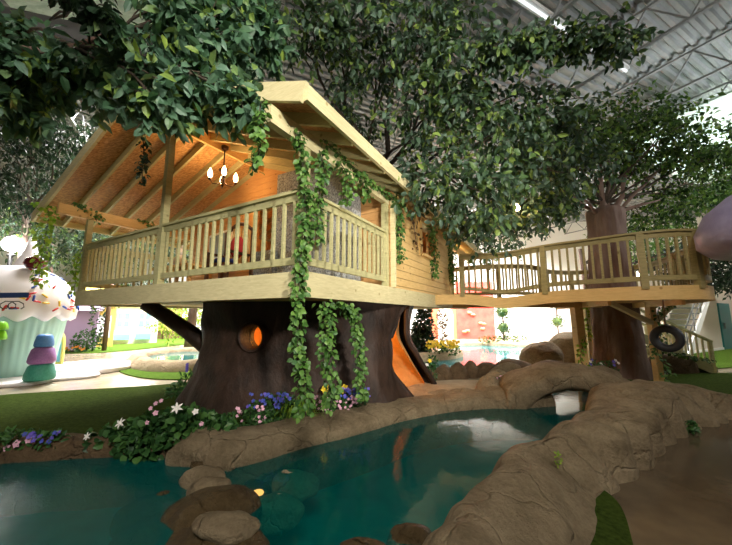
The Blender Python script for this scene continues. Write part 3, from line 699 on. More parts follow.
ml = MB(); ml.add([tsurf(2 * pi * i / NT - pi, 1.74 * j / NZ, .12) for j in range(NZ + 1) for i in range(NT)], fs, True); ml.build('trunk_lining', 'trunk_lining', tree)
# window rim and doorway jambs
wr = MB().lathe([(.2, -.3), (.2, .05), (.215, .075), (.235, .075), (.25, .05), (.25, -.3), (.2, -.3)], winc, 48, wax, cap=False); wr.build('window_ring', 'bark_trunk', tree)
for e in (0, 1): MB().tube([tsurf(jamb(z)[e], z, .02) for z in [ZB * i / 24 for i in range(25)]], .05, 8).build('door_jamb', 'bark_trunk', tree)
MB().tube([(-4.3, 6.2, 1.74), (-3.95, 6.25, 1.52), (-3.5, 6.3, 1.22), (-3.0, 6.35, .85), (-2.7, 6.4, .5)], [.13, .14, .15, .19, .26], 12).build('side_limb', 'bark_trunk', tree)

# ------------------------------------------------------------------ walkway and round platform
walk = thing('walkway', (4.5, 7.2, 0), 'curved timber walkway and platform wrapping around the bark trunk', 'walkway')
edge = smooth([(1.62, 7.42), (2.3, 7.2), (2.95, 6.85), (3.57, 6.28), (4.25, 5.68), (4.62, 5.34), (5.05, 5.13), (5.5, 5.14), (5.92, 5.4), (6.25, 5.8), (6.7, 6.4), (7.1, 7.2)], 6)
back = smooth([(7.1, 7.2), (7.45, 8.2), (7.3, 9.2), (6.4, 9.75), (5.5, 9.5), (4.9, 8.9), (4.2, 8.5), (3.2, 8.6), (2.5, 9.2), (2.3, 9.4)], 6)
def dip(x): return -.1 * math.exp(-((x - 3.0) / .45) ** 2)
W = lambda n, mm, mat='lumber_shaded', p=None: mm.build(n, mat, p or walk)
W('deck_floor', MB().prism(edge + back[1:] + [(1.7, 7.6)], 1.82, 1.88), 'lumber_warm')
def skirt(pts, z1, h, th=.045, zf=lambda x: 0):
    m = MB(); vs = []; n = len(pts)
    for i, (x, y) in enumerate(pts):
        a = V((*pts[max(i - 1, 0)], 0)); b = V((*pts[min(i + 1, n - 1)], 0)); t = (b - a).normalized(); r = V((t.y, -t.x, 0)) * th / 2; p = V((x, y, 0)); k = zf(x)
        vs += [p + r + UP * (z1 + k), p - r + UP * (z1 + k), p - r + UP * (z1 - h + k), p + r + UP * (z1 - h + k)]
    m.add(vs, [(i * 4 + j, i * 4 + (j + 1) % 4, i * 4 + 4 + (j + 1) % 4, i * 4 + 4 + j) for i in range(n - 1) for j in range(4)])
    m.f += [(3, 2, 1, 0), (4 * n - 4, 4 * n - 3, 4 * n - 2, 4 * n - 1)]; m.sm += [False, False]; return m
W('front_fascia', skirt(edge, 2.0, .23, .045, dip), 'lumber_warm')
W('rear_fascia', skirt(back, 2.0, .2), 'lumber_warm')
def cumt(pts, tx):
    P = [V((*p, 0)) for p in pts]; c = [0]
    for a, b in zip(P, P[1:]): c.append(c[-1] + (b - a).length)
    i = min(range(len(P)), key=lambda i: (P[i] - V((*tx, 0))).length); return c[i] / c[-1]
ep = edge[5:]
off = [V((*p, 0)) for p in ep]
def xa(t):
    P = off; c = [0]
    for a, b in zip(P, P[1:]): c.append(c[-1] + (b - a).length)
    d = t * c[-1]
    for i in range(len(P) - 1):
        if d <= c[i + 1] + 1e-6: return P[i].lerp(P[i + 1], (d - c[i]) / (c[i + 1] - c[i])).x
    return P[-1].x
tp = [.004] + [cumt(ep, q) for q in ((3.57, 6.28), (4.66, 5.32), (5.45, 5.14))] + [cumt(ep, (6.4, 6.0))]
railing(off, lambda t: 2.93 + .45 * dip(xa(t)), lambda t: 2.0 + dip(xa(t)), 52, walk, 'lumber_shaded', posts=tp)
railing([V((*p, 0)) for p in back], c_(2.9), c_(1.98), 44, walk, 'lumber_shaded', posts=(.0, .2, .4, .6, .8, .97))
# posts and braces below
W('support_post', MB().beam((5.05, 7.6, 0), (4.98, 7.55, 1.84), .19, .19, up=(0, 1, 0)), 'lumber_warm')
W('support_post', MB().beam((6.15, 8.9, 0), (6.15, 8.9, 1.84), .12, .12, up=(0, 1, 0)), 'lumber')
W('support_post', MB().beam((6.3, 7.05, 0), (6.25, 7.0, 1.84), .13, .13, up=(0, 1, 0)), 'lumber_warm')
W('brace', MB().beam((4.9, 6.55, 1.84), (6.22, 6.98, 1.36), .09, .09), 'lumber')
W('brace', MB().beam((6.75, 6.9, 1.84), (6.3, 6.98, 1.38), .09, .09), 'lumber')
W('joist', MB().beam((2.1, 7.7, 1.78), (5.4, 7.3, 1.78), .05, .16), 'lumber_warm')
W('joist', MB().beam((4.6, 6.0, 1.78), (5.6, 9.3, 1.78), .05, .16), 'lumber_warm')
W('joist', MB().beam((5.6, 5.6, 1.78), (6.9, 8.6, 1.78), .05, .16), 'lumber_warm')
# timber stair behind the tire
st = thing('timber_stair', (8.3, 8.6, 0), 'timber stair with slim handrail going down to the lawn behind the tire swing', 'staircase')
sa, sb = V((7.25, 8.55, .92)), V((9.35, 8.75, 0)); 
for k in (0, 1):
    o_ = V((-.05, .9, 0)) * k
    MB().beam(sa + o_, sb + o_, .05, .22, dz=.05).build('stringer', 'lumber_green', st)
    hr = MB().beam(sa + o_ + UP * .8, sb + o_ + UP * .82, .09, .05).build('handrail', 'lumber_green', st)
    for i in range(12):
        q = sa.lerp(sb, (i + .5) / 12) + o_; MB().beam(q + UP * .1, q + UP * .8, .035, .035, up=(1, 0, 0)).build('baluster', 'lumber', hr)
    for f in (.02, .55, .98):
        q = sa.lerp(sb, f) + o_; MB().beam(V((q.x, q.y, 0)), q + UP * .82, .075, .075, up=(1, 0, 0)).build('newel_post', 'lumber', st)
for i in range(6):
    q = sa.lerp(sb, (i + .5) / 6) + V((-.02, .45, .08)); MB().beam(q + V((0, -.45, 0)), q + V((0, .45, 0)), .3, .035).build('step', 'lumber', st)
MB().beam(V((6.95, 8.5, .98)), V((6.9, 9.5, .98)), .7, .05).build('landing', 'lumber', st)
# tire swing
ts = thing('tire_swing', (5.9, 6.15, 1.05), 'black tire hanging on a rope from the platform edge', 'swing')
ax = V((-.78, -.62, -.08)).normalized(); prof = []
for k in range(17):
    a = 2 * pi * k / 16; prof.append((.185 + .068 * math.copysign(abs(cos(a)) ** .7, cos(a)), .1 * math.copysign(abs(sin(a)) ** .6, sin(a))))
MB().lathe(prof, (5.74, 6.15, 1.08), 44, ax, cap=False).build('tire', 'rubber', ts)
MB().tube([(5.74, 6.15, 1.32), (5.75, 6.15, 1.6), (5.76, 6.15, 1.84)], .014).build('rope', 'rope', ts)

# ------------------------------------------------------------------ steel stair on the cream wall
ss = thing('steel_stair', (11.5, 11.6, 0), 'white steel industrial staircase rising along the cream wall', 'staircase')
s0, s1 = V((10.7, 10.85, 0)), V((13.9, 12.45, 3.2)); sn = V((.44, -.9, 0))
for k in (0, 1):
    o_ = -sn * .95 * k
    MB().beam(s0 + o_, s1 + o_, .06, .24).build('stringer', 'white_paint', ss)
    hr = MB().tube([s0 + o_ + UP * .9, s1 + o_ + UP * .9], .025).build('handrail', 'steel', ss)
    MB().tube([s0 + o_ + UP * .5, s1 + o_ + UP * .5], .018).build('midrail', 'steel', hr)
    for i in range(5):
        q = s0.lerp(s1, (i + .3) / 5) + o_; MB().tube([q, q + UP * .9], .02).build('upright', 'steel', hr)
for i in range(15):
    q = s0.lerp(s1, (i + .5) / 15) - sn * .475; MB().beam(q + sn * .45, q - sn * .45, .26, .04).build('step', 'steel', ss)
MB().beam(s1 + V((.3, .1, -.02)), s1 + V((2.2, 1.05, -.02)), 1.2, .1).build('landing', 'white_paint', ss)

# ------------------------------------------------------------------ far right: painted wall, topiary, planted bank
cw = thing('climbing_wall', (7.0, 21.2, 0), 'red climbing wall panel with small holds on the white back wall', 'climbing wall')
MB().beam((6.05, 21.4, 1.9), (8.5, 21.2, 1.9), .15, 3.8).build('panel', 'red_panel', cw)
for (x, z) in ((6.5, .5), (6.7, .55), (7.7, .7), (7.8, 1.0), (7.6, 1.05), (6.9, 1.75), (7.1, 1.62), (7.6, 2.3), (7.8, 2.4), (6.5, 2.7), (7.2, 3.0)):
    MB().blob((x, 21.2, z), (.16, .1, .09), int(x * 10), .2, sub=2).build('hold', 'hold', cw)
pa = thing('painted_arch', (5.3, 21.5, 0), 'white arched doorway on an orange pink panel left of the red climbing wall', 'archway')
MB().beam((4.2, 21.55, 1.7), (6.04, 21.4, 1.7), .1, 3.4).build('panel', 'orange_panel', pa)
arch = [(-.5, 0), (.5, 0)] + [(.5 * cos(a), 1.6 + .5 * sin(a)) for a in [pi * i / 12 for i in range(13)]]
m = MB(); m.prism(arch, 0, .12); m.v = [(5.3 + x, 21.42 - z, .02 + y) for x, y, z in m.v]; m.build('arch', 'wall_white', pa)
def cards(m, pts, nrm_up=.5):
    pass
def leafball(m, c, r, n, L, Wd, q=1):
    for _ in range(n):
        d = rdir(); p = V(c) + V((d.x * r[0], d.y * r[1], d.z * r[2])) * rnd(.75, 1.02)
        m.leaf(p, (d + rdir() * .8), (d + UP * .3 + rdir() * .4), L * rnd(.7, 1.2), Wd * rnd(.8, 1.2), .15, q)
for (x, y, hs, lb) in ((7.45, 17.4, .95, 'double ball topiary tree in the planted bed beside the red wall'), (11.6, 19.4, 1.25, 'double ball topiary tree further right behind the big boulders')):
    t = thing('topiary_tree', (x, y, 0), lb, 'topiary')
    MB().tube([(x, y, 0), (x, y, 2 * hs)], .04).build('stem', 'bark', t)
    for z, r in ((hs * .95, .34), (hs * 1.85, .38)):
        m = MB(); m.blob((x, y, z), (r * .8,) * 3, 3, .1, sub=2); leafball(m, (x, y, z), (r, r, r), 160, .12, .07, 1); m.build('leaf_ball', 'leaf_mid', t)
t = thing('planter_bed', (7.4, 17.6, 0), 'low clipped plants around the foot of the nearer topiary', 'planter')
m = MB()
for i in range(9): leafball(m, (6.4 + i * .26, 17.5 + .08 * (i % 2), .22), (.24, .24, .2), 70, .12, .07, 1)
m.build('foliage', 'leaf_far', t)
def bush(name, loc, blobs, mat, label, cat, L=.09, Wd=.05, dens=900, group=None, q=1, flowers=(), stem=True):
    """a plant: leaf mass of several ellipsoids, stems, and single flowers"""
    t = thing(name, loc, label, cat, group); m = MB(); l0 = V(loc)
    for (c, r) in blobs:
        n = int(dens * (r[0] * r[1] * r[2]) ** (2 / 3) / (L * Wd) * .012) + 8
        leafball(m, l0 + V(c), r, n, L, Wd, q); leafball(m, l0 + V(c), [k * .65 for k in r], n // 2, L, Wd, q)
    m.build('foliage', mat, t)
    if stem:
        m = MB()
        for (c, r) in blobs: m.tube([l0 + V((c[0] * .3, c[1] * .3, -.02)), l0 + V(c)], .008 + .05 * r[0], 6)
        m.build('stem', 'branch', t)
    for (c, d, kind, s) in flowers:
        bloom(l0 + V(c), V(d), kind, s, t)
    return t
def bloom(p, d, kind, s, parent):
    m = MB(); d = d.normalized(); x, u = frame(d)
    if kind == 'lily':
        for k in range(6):
            a = 2 * pi * k / 6 + .3; r = x * cos(a) + u * sin(a); m.leaf(p, r * .9 + d * .55, d, s, s * .42, .35)
        o = m.build('flower', 'petal_white', parent)
    else:
        n = 5
        for k in range(n):
            a = 2 * pi * k / n; r = x * cos(a) + u * sin(a); m.leaf(p, r + d * .25, d, s, s * .85, .15)
        o = m.build('flower', kind, parent)
    return o
bush('dark_shrub', (2.1, 12.3, .1), [((0, 0, .5), (.45, .4, .55)), ((.1, 0, 1.1), (.32, .3, .5)), ((-.5, -.1, .3), (.35, .3, .35)), ((.2, 0, 1.6), (.2, .2, .3))], 'leaf_dark', 'dark green shrub standing behind the yellow flowers at the back pool', 'shrub', .16, .1, 3200)
fl = [((rnd(-.55, .6), rnd(-.3, .2), rnd(.2, .45)), (rnd(-.4, .4), -1, .6), 'petal_yellow', rnd(.05, .08)) for _ in range(80)]
bush('yellow_flowers', (2.75, 11.9, .15), [((-.2, 0, .15), (.4, .3, .2)), ((.35, 0, .15), (.35, .3, .2))], 'leaf_far', 'mass of yellow flowers on the bank of the back pool', 'flowers', .1, .05, flowers=fl)
bush('orange_shrub', (3.0, 12.9, .1), [((0, 0, .6), (.25, .25, .6)), ((.1, 0, 1.3), (.2, .2, .4))], 'leaf_dry', 'reddish feathery shrub right of the dark green shrub', 'shrub', .14, .05)
bush('small_shrub', (1.35, 7.1, .05), [((0, 0, .22), (.18, .14, .22)), ((.1, .0, .45), (.1, .1, .14))], 'leaf_ground', 'small leafy plant at the foot of the trunk doorway', 'plant', .07, .045, flowers=[((.02, -.1, .5), (0, -1, .5), 'petal_yellow', .05), ((-.05, -.12, .42), (0, -1, .5), 'petal_white', .045)])
bush('small_shrub', (2.6, 6.42, .2), [((0, 0, .06), (.09, .07, .09))], 'leaf_ground', 'tiny plant with pink buds tucked by the bridge foot', 'plant', .06, .035, flowers=[((.02, -.05, .14), (0, -1, .5), 'petal_pink', .03), ((-.05, -.05, .1), (0, -1, .5), 'petal_pink', .03)])
bush('small_shrub', (4.15, 4.35, .02), [((0, 0, .05), (.12, .08, .08)), ((.12, .05, .03), (.08, .06, .05))], 'leaf_ground', 'small dark plant growing at the foot of the fluted rock wall', 'plant', .06, .04)
bush('violet_flowers', (5.35, 7.6, .2), [((0, 0, .12), (.2, .15, .15)), ((.35, .1, .1), (.2, .15, .15))], 'leaf_ground', 'violet flowering plant between timber post and bark trunk', 'plant', .07, .04, flowers=[((rnd(-.2, .5), rnd(-.15, 0), rnd(.12, .3)), (0, -1, .6), R.choice(['petal_violet', 'petal_violet', 'petal_white']), .04) for _ in range(14)])
bush('fern', (-3.35, 6.25, 0), [((0, 0, .2), (.22, .2, .22)), ((-.15, -.1, .1), (.18, .16, .14))], 'leaf_ground', 'leafy green plant at the left foot of the big trunk', 'plant', .14, .04, flowers=[((-.02, -.1, .48 + .04 * i), (0, -1, .4), 'petal_violet', .035) for i in range(4)])

# ------------------------------------------------------------------ cupcake house and sweets
cx, cy = -8.98, 8.15
cup = thing('cupcake_house', (cx, cy, 0), 'giant mint green cupcake playhouse with white icing and coloured sprinkles', 'playhouse')
flu = lambda r, z, a: (r * (1 + .022 * abs(sin(a * 21))), z)
MB().lathe([(.84, 0), (.87, .4), (.96, 1.2), (1.0, 1.6)], (cx, cy, 0), 168, fn=flu).build('wrapper', 'mint', cup)
def ice(r, z, a):
    k = max(0, 1 - (z - 1.5) / .45); return r * (1 + .045 * k * abs(sin(a * 7))), z - .13 * k * abs(sin(a * 7)) ** 1.5
iprof = [(.8, 1.62), (1.02, 1.5), (1.13, 1.56), (1.17, 1.72), (1.14, 1.95), (1.05, 2.2), (.9, 2.42), (.66, 2.62), (.38, 2.75), (0.0005, 2.8)]
MB().lathe(iprof, (cx, cy, 0), 112, fn=ice).build('icing', 'icing', cup)
ctc = V((-cx, -cy, 0)).normalized()
for k in range(64):
    z = rnd(1.66, 2.68); a = math.atan2(ctc.y, ctc.x) + rnd(-1.5, 1.5)
    for (r0, z0), (r1, z1) in zip(iprof[2:], iprof[3:]):
        if z0 <= z <= z1: r = r0 + (r1 - r0) * (z - z0) / (z1 - z0); nz = (r0 - r1); nr_ = (z1 - z0); break
    k_ = max(0, 1 - (z - 1.5) / .45); r *= 1 + .045 * k_ * abs(sin(a * 7)); 
    p = V((cx + r * cos(a), cy + r * sin(a), z)); tt = V((-sin(a), cos(a), 0)); nn = V((cos(a) * nr_, sin(a) * nr_, nz)).normalized(); vv = nn.cross(tt)
    b = rnd(0, pi); d = tt * cos(b) + vv * sin(b)
    MB().tube([p - d * .075 + nn * .008, p - d * .06 + nn * .012, p + d * .06 + nn * .012, p + d * .075 + nn * .008], [.008, .022, .022, .008], 6).build('sprinkle', 'sprinkle_' + R.choice(['red', 'red', 'blue', 'yellow']), cup)
MB().lathe([(0.001, 2.7), (.16, 2.72), (.23, 2.82), (.2, 2.95), (.1, 3.0), (.03, 2.98)], (cx + .62, cy - .25, -.02), 20).build('cherry', 'cherry', cup)
tag(MB().lathe([(.34, 3.3), (.24, 3.6), (.13, 3.9), (.06, 4.25)], (-9.6, 8.9, -.5), 20).build('icing_cone', 'icing'), 'pale pointed cone rising behind the cherry', 'cone')
tag(MB().lathe([(.001, 0), (.3, .0), (.34, 2.78), (0.001, 2.8)], (-9.6, 8.9, 0), 20).build('candy_column', 'mint'), 'pale column behind the cupcake carrying the icing cone', 'column')
def puddle(c, r, h, seed, name, label):
    m = MB(); n = 64; vs = []; rings = [(1.0, 0), (1.04, h * .5), (1.0, h * .9), (.9, h), (0.001, h * 1.05)]
    for (k, z) in rings:
        for i in range(n):
            a = 2 * pi * i / n; w = 1 + .08 * sin(a * 5 + seed) + .05 * sin(a * 9 + seed * 2)
            vs.append((c[0] + r[0] * k * w * cos(a), c[1] + r[1] * k * w * sin(a), c[2] + z + .02 * noise.noise(V((cos(a) * 4 * k, sin(a) * 4 * k, seed)))))
    m.add(vs, [(j * n + i, j * n + (i + 1) % n, (j + 1) * n + (i + 1) % n, (j + 1) * n + i) for j in range(4) for i in range(n)], True)
    return tag(m.build(name, 'icing'), label, 'icing')
puddle((-8.55, 8.1, 0), (1.65, 1.3), .09, 1, 'icing_slab', 'flat white icing slab under the cupcake playhouse')
puddle((-7.9, 9.3, 0), (1.15, 1.0), .16, 4, 'icing_slab', 'raised white icing slab behind the gumdrops')
gx, gy = -7.27, 7.3
def gum(c, r, h, mat, label, group='stacked gumdrops', n=40):
    tag(MB().lathe([(0.001, 0), (r * .9, 0), (r, h * .12), (r * .96, h * .4), (r * .8, h * .85), (r * .6, h * .98), (0.001, h)], c, n).build('gumdrop', mat), label, 'gumdrop', group)
gum((gx, gy, .1), .27, .36, 'gum_teal', 'teal green gumdrop at the bottom of the stack')
gum((gx, gy, .46), .24, .36, 'gum_purple', 'purple gumdrop in the middle of the stack')
gum((gx, gy, .82), .17, .28, 'gum_blue', 'blue gumdrop on top of the stack')
gum((-8.02, 7.0, 1.2), .16, .19, 'gum_lime', 'upper lime green gumdrop on the cupcake wall', 'lime gumdrops')
gum((-8.02, 7.0, .99), .16, .21, 'gum_lime', 'lower lime green gumdrop on the cupcake wall', 'lime gumdrops')
tag(MB().tube([(-8.02, 7.0, 0), (-8.02, 7.0, 1.0)], .04).build('candy_post', 'icing'), 'white post carrying the lime gumdrops', 'post')
# street lamp and hanging sign at the far left
lp = thing('street_lamp', (-10.5, 9.2, 0), 'very bright globe street lamp rising behind the cupcake icing', 'lamp')
MB().tube([(-10.5, 9.2, 0), (-10.5, 9.2, 3.36)], .05).build('post', 'iron', lp)
MB().tube([(-10.62, 9.2, 3.3), (-10.5, 9.2, 3.26), (-10.38, 9.2, 3.3)], .03).build('bracket', 'iron', lp)
MB().lathe([(.001, -.24), (.17, -.17), (.24, 0), (.17, .17), (.001, .24)], (-10.5, 9.2, 3.62), 20).build('globe', 'lamp_white', lp)
sg = thing('hanging_sign', (-6.4, 5.4, 2.0), 'narrow navy blue sign plank on a scrolled iron bracket in front of the icing', 'sign')
MB().beam(at(-6, 295.5, 5.3), at(28, 295, 5.3), .03, .085).build('plank', 'navy', sg)
MB().tube([at(-4, 268, 5.32), at(-4, 320, 5.32)], .03).build('mount', 'iron', sg)
pts = [at(2 + 9 * t + 6 * cos(7 * t), 305 + 4 * sin(7 * t), 5.32) for t in [i / 16 * 2.0 for i in range(17)]]
MB().tube(pts, .008, 6).build('scroll', 'iron', sg)

# ------------------------------------------------------------------ painted cottages at the far left
def cottage(name, c, w, d, h, mat, roofmat, label, ang=.5, rh=.9):
    t = thing(name, c, label, 'cottage'); c = V(c); x = V((cos(ang), -sin(ang), 0)); y = V((sin(ang), cos(ang), 0))
    MB().beam(c - x * w / 2 + UP * h / 2, c + x * w / 2 + UP * h / 2, d, h).build('wall', mat, t)
    m = MB(); vs = [c + x * (sx * (w / 2 + .15)) + y * (sy * (d / 2 + .2)) + UP * (h if sy else h + rh) for sx in (-1, 1) for sy in (-1, 0, 1)]
    m.add(vs, [(0, 1, 4, 3), (1, 2, 5, 4), (0, 2, 1), (3, 4, 5), (0, 3, 5, 2)]); m.build('roof', roofmat, t)
    return t, c, x, y
def cwin(t, c, x, y, u, z, w, h, d, fm='white_paint', pm='skyblue'):
    q = c + x * u - y * (d / 2 + .02) + UP * z
    f = MB().beam(q - x * w / 2, q + x * w / 2, .06, h).build('window', fm, t)
    m = MB()
    for i in (-1, 1):
        for k in (-1, 1): m.beam(q + x * (i * w * .24 - w * .18) + UP * (k * h * .23) - y * .035, q + x * (i * w * .24 + w * .18) + UP * (k * h * .23) - y * .035, .02, h * .36)
    m.build('pane', pm, f)
t, c, x, y = cottage('cottage', (-13.3, 14.9, 0), 1.3, 1.6, 1.75, 'lilac', 'lilac', 'lilac painted cottage behind the cupcake', -.66)
t, c, x, y = cottage('cottage', (-13.6, 16.3, 0), 1.3, 1.6, 2.2, 'butter', 'butter', 'yellow cottage with white window between lilac and white cottages', -.66); cwin(t, c, x, y, .1, 1.0, .8, 1.1, 1.6, pm='wall_white')
t, c, x, y = cottage('cottage', (-13.4, 18.4, 0), 2.3, 2.0, 2.2, 'white_paint', 'wall_white', 'white cottage with blue window boxes on the far lawn', -.66); cwin(t, c, x, y, -.45, 1.3, .6, .9, 2.0); cwin(t, c, x, y, .5, 1.3, .6, .9, 2.0)
MB().beam(c - x * .8 - y * 1.1 + UP * .4, c - x * .1 - y * 1.1 + UP * .4, .2, .3).build('window_box', 'skyblue', t); MB().beam(c + x * .15 - y * 1.1 + UP * .4, c + x * .85 - y * 1.1 + UP * .4, .2, .3).build('window_box', 'skyblue', t)
t, c, x, y = cottage('cottage', (-14.3, 22, 0), 2.6, 2, 2.2, 'brown_paint', 'white_paint', 'brown hut with lit front at the far end of the path', -.66)
q = c + x * .2 - y * 1.02 + UP * 1.2; MB().beam(q - x * .5, q + x * .5, .05, 1.3).build('door', 'lumber_warm', t)
for (u, v, lb) in ((.2, 1.5, 'white globe lamp before the brown hut'), (1.5, 1.3, 'second white globe lamp right of the brown hut')):
    q = c + x * u - y * v; t = thing('garden_lamp', q, lb, 'lamp'); MB().tube([q, q + UP * 1.3], .03).build('post', 'brown_paint', t); MB().lathe([(.001, 1.3), (.2, 1.4), (.24, 1.52), (.18, 1.66), (.001, 1.72)], q, 16).build('globe', 'lamp_warm', t)
t = thing('ivy_post', (-11.4, 14.1, 0), 'brown ivy covered pole in front of the yellow cottage', 'pole')
MB().tube([(-11.4, 14.1, 0), (-11.4, 14.1, 3.2)], .09).build('pole', 'brown_paint', t)
m = MB(); leafball(m, (-11.75, 14.1, 1.6), (.3, .25, 1.3), 260, .16, .1, 1); m.build('foliage', 'leaf_mid', t)
bush('round_shrub', (-12.0, 13.9, 0), [((0, 0, .45), (.6, .4, .45))], 'leaf_ground', 'round green shrub before the lilac cottage', 'shrub', .12, .07)
bush('low_flowers', (-12.6, 13.4, 0), [((-.6, 0, .12), (.5, .15, .14)), ((.5, 0, .1), (.6, .15, .12))], 'leaf_ground', 'row of orange flowers at the foot of the lilac cottage', 'flowers', .08, .05, flowers=[((rnd(-1, 1.1), rnd(-.2, -.05), rnd(.12, .26)), (0, -1, .5), 'petal_orange', .06) for _ in range(24)])
t = thing('candy_board', (-8.75, 9.25, .2), 'rounded board leaning at the back of the cupcake', 'board')
m = MB(); m.prism([(-.2, 0), (.2, 0)] + [(.2 * cos(a), .55 + .35 * sin(a)) for a in [pi * i / 10 for i in range(11)]], 0, .06)
m.v = [(-8.75 + x_ * .8, 9.25 - z_, .15 + y_) for x_, y_, z_ in m.v]; m.build('board', 'butter', t)
m = MB(); m.prism([(-.13, .08), (.13, .08)] + [(.13 * cos(a), .5 + .25 * sin(a)) for a in [pi * i / 10 for i in range(11)]], 0, .03)
m.v = [(-8.75 + x_ * .8, 9.21 - z_, .15 + y_) for x_, y_, z_ in m.v]; m.build('face', 'skyblue', t)

# ------------------------------------------------------------------ giant mushroom
mu = thing('giant_mushroom', (6.16, 4.2, 0), 'giant lavender mushroom cap reaching in front of the platform', 'mushroom')
MB().lathe([(.2, 2.45), (.75, 2.2), (1.02, 2.22), (1.16, 2.36), (1.17, 2.58), (1.05, 2.85), (.8, 3.08), (.45, 3.22), (.001, 3.27)], (6.16, 4.2, .2), 64).build('cap', 'mushroom', mu)
MB().lathe([(.3, 0), (.24, .4), (.2, 1.4), (.22, 2.8)], (6.16, 4.2, 0), 32).build('stem', 'mushroom_stem', mu)
lb_ = at(517, 208, 6.2)
t = thing('hanging_bulb', lb_, 'small warm bulb glowing among leaves above the walkway', 'lamp')
MB().lathe([(.001, -.07), (.05, -.04), (.06, 0), (.03, .06), (.015, .09)], lb_, 14).build('bulb', 'lamp_warm', t); MB().tube([lb_ + UP * .08, lb_ + UP * 1.6], .008).build('cord', 'iron', t)
lb2 = at(637, 275, 10.5)
t = thing('hanging_bulb', lb2, 'small bright bulb behind the platform railing near the trunk', 'lamp')
MB().lathe([(.001, -.07), (.05, -.04), (.06, 0), (.03, .06), (.015, .09)], lb2, 14).build('bulb', 'lamp_white', t); MB().tube([lb2 + UP * .08, lb2 + UP * 1.6], .008).build('cord', 'iron', t)

# ------------------------------------------------------------------ trees
def twigs(m, mb, c, r, n, L, Wd, q, per=9, droop=.5, ln=.55):
    """n leafy twigs started inside the ellipsoid c, r"""
    c = V(c)
    for _ in range(n):
        d = rdir() * (rnd(0, 1) ** .4); p = c + V((d.x * r[0], d.y * r[1], d.z * r[2]))
        t = (V((d.x, d.y, d.z * .3)) + rdir() * .7); t.z -= droop * rnd(.3, 1.2); t.normalize(); l = ln * rnd(.6, 1.3)
        if mb is not None and rnd(0, 1) < .5: mb.tube([p, p + t * l * .5 - UP * .01, p + t * l - UP * .05 * l], [.006, .004, .002], 4, False)
        side = t.orthogonal().normalized()
        for k in range(per):
            f = (k + .6) / per; a = p + t * (l * f) - UP * (.05 * l * f * f)
            side = Quaternion(t, 2.4 + rnd(-.5, .5)) @ side
            ld = (t * .45 + side * .8 - UP * rnd(.15, .9) + rdir() * .25)
            m.leaf(a, ld, (UP * .6 + rdir() * .8 - V((0, .35, 0))), L * rnd(.7, 1.2), Wd * rnd(.8, 1.15), rnd(.05, .3), q)
def limb(m, a, b, r0, r1, wob=.15, n=7, n_=8):
    a, b = V(a), V(b); pts = []; L = (b - a).length
    s1, s2 = rnd(0, 9), rnd(0, 9)
    for i in range(n + 1):
        t = i / n; p = a.lerp(b, t); k = sin(pi * t) * wob * L
        pts.append(p + V((noise.noise(V((t * 2.2, s1, 0))), noise.noise(V((t * 2.2, s2, 5))), .35 * noise.noise(V((t * 2, s1, 9))) + .25)) * k)
    m.tube(pts, [r0 + (r1 - r0) * i / n for i in range(n + 1)], n_)
    return pts
def foliage(parent, root, clusters, leafm, L, Wd, q, dens, branch_r=.05, per=9, droop=.5, ln=.5, branch=True):
    m = MB(); tw = MB()
    for (c, r) in clusters:
        n = int(dens * r[0] * r[1] * r[2] + dens * .12)
        twigs(m, tw, c, r, n, L, Wd, q, per, droop, ln)
        if branch:
            bm_ = MB(); pts = limb(bm_, root, c, branch_r, .012)
            for k in range(3): limb(bm_, pts[4 + k % 3], V(c) + V((rnd(-1, 1) * r[0], rnd(-1, 1) * r[1], rnd(-.6, .8) * r[2])), branch_r * .4, .006, n_=6)
            bm_.build('branch', 'branch', parent)
    if tw.v: tag(tw.build('twigs', 'branch', parent), kind='stuff')
    return m.build('foliage', leafm, parent)
E_ = lambda px, py, d, rx, ry, rz: (at(px, py, d), (rx, ry, rz))
# the treehouse tree: limbs leave the roof ridge and fan out over the pool
top = hp(2.0, 4.6, 4.7)
MB().tube([hp(2.4, 4.0, 2.0), hp(2.3, 4.2, 2.6), hp(2.0, 4.6, 4.0), hp(1.8, 4.8, 5.3)], [.4, .36, .3, .22], 12).build('upper_trunk', 'bark', tree)
fk = hp(1.8, 4.8, 5.2)
cl = [E_(452, 62, 4.7, .65, .6, .45), E_(415, 22, 4.6, .7, .6, .45), E_(432, 112, 5.2, .6, .6, .4), E_(492, 138, 5.0, .8, .6, .55), E_(545, 128, 5.6, .7, .6, .38),
      E_(478, 190, 5.0, .55, .45, .4), E_(430, 176, 5.2, .5, .4, .3), E_(345, 28, 4.8, .6, .6, .35), E_(300, 20, 4.6, .6, .5, .3), E_(530, 178, 6.2, .9, .6, .5), E_(575, 160, 6.6, .7, .6, .5),
      E_(375, 70, 5.6, .5, .5, .3), E_(350, 120, 7.0, .6, .5, .3), E_(500, 95, 5.2, .7, .6, .35), E_(525, 206, 7.2, .9, .6, .35), E_(480, 222, 6.4, .5, .4, .3), E_(440, 15, 5.0, .5, .6, .25)]
foliage(tree, fk, cl, 'leaf_mid', .15, .08, 2, 230, .05, 10, .6, .55)
cl = [E_(505, 48, 4.2, .2, .15, .1), E_(530, 40, 4.2, .2, .15, .08), E_(560, 36, 4.2, .22, .15, .08), E_(590, 36, 4.2, .22, .15, .07), E_(618, 38, 4.2, .2, .15, .06)]
foliage(tree, at(470, 70, 4.6), cl, 'leaf_mid', .13, .07, 2, 260, .02, 8, .7, .3)
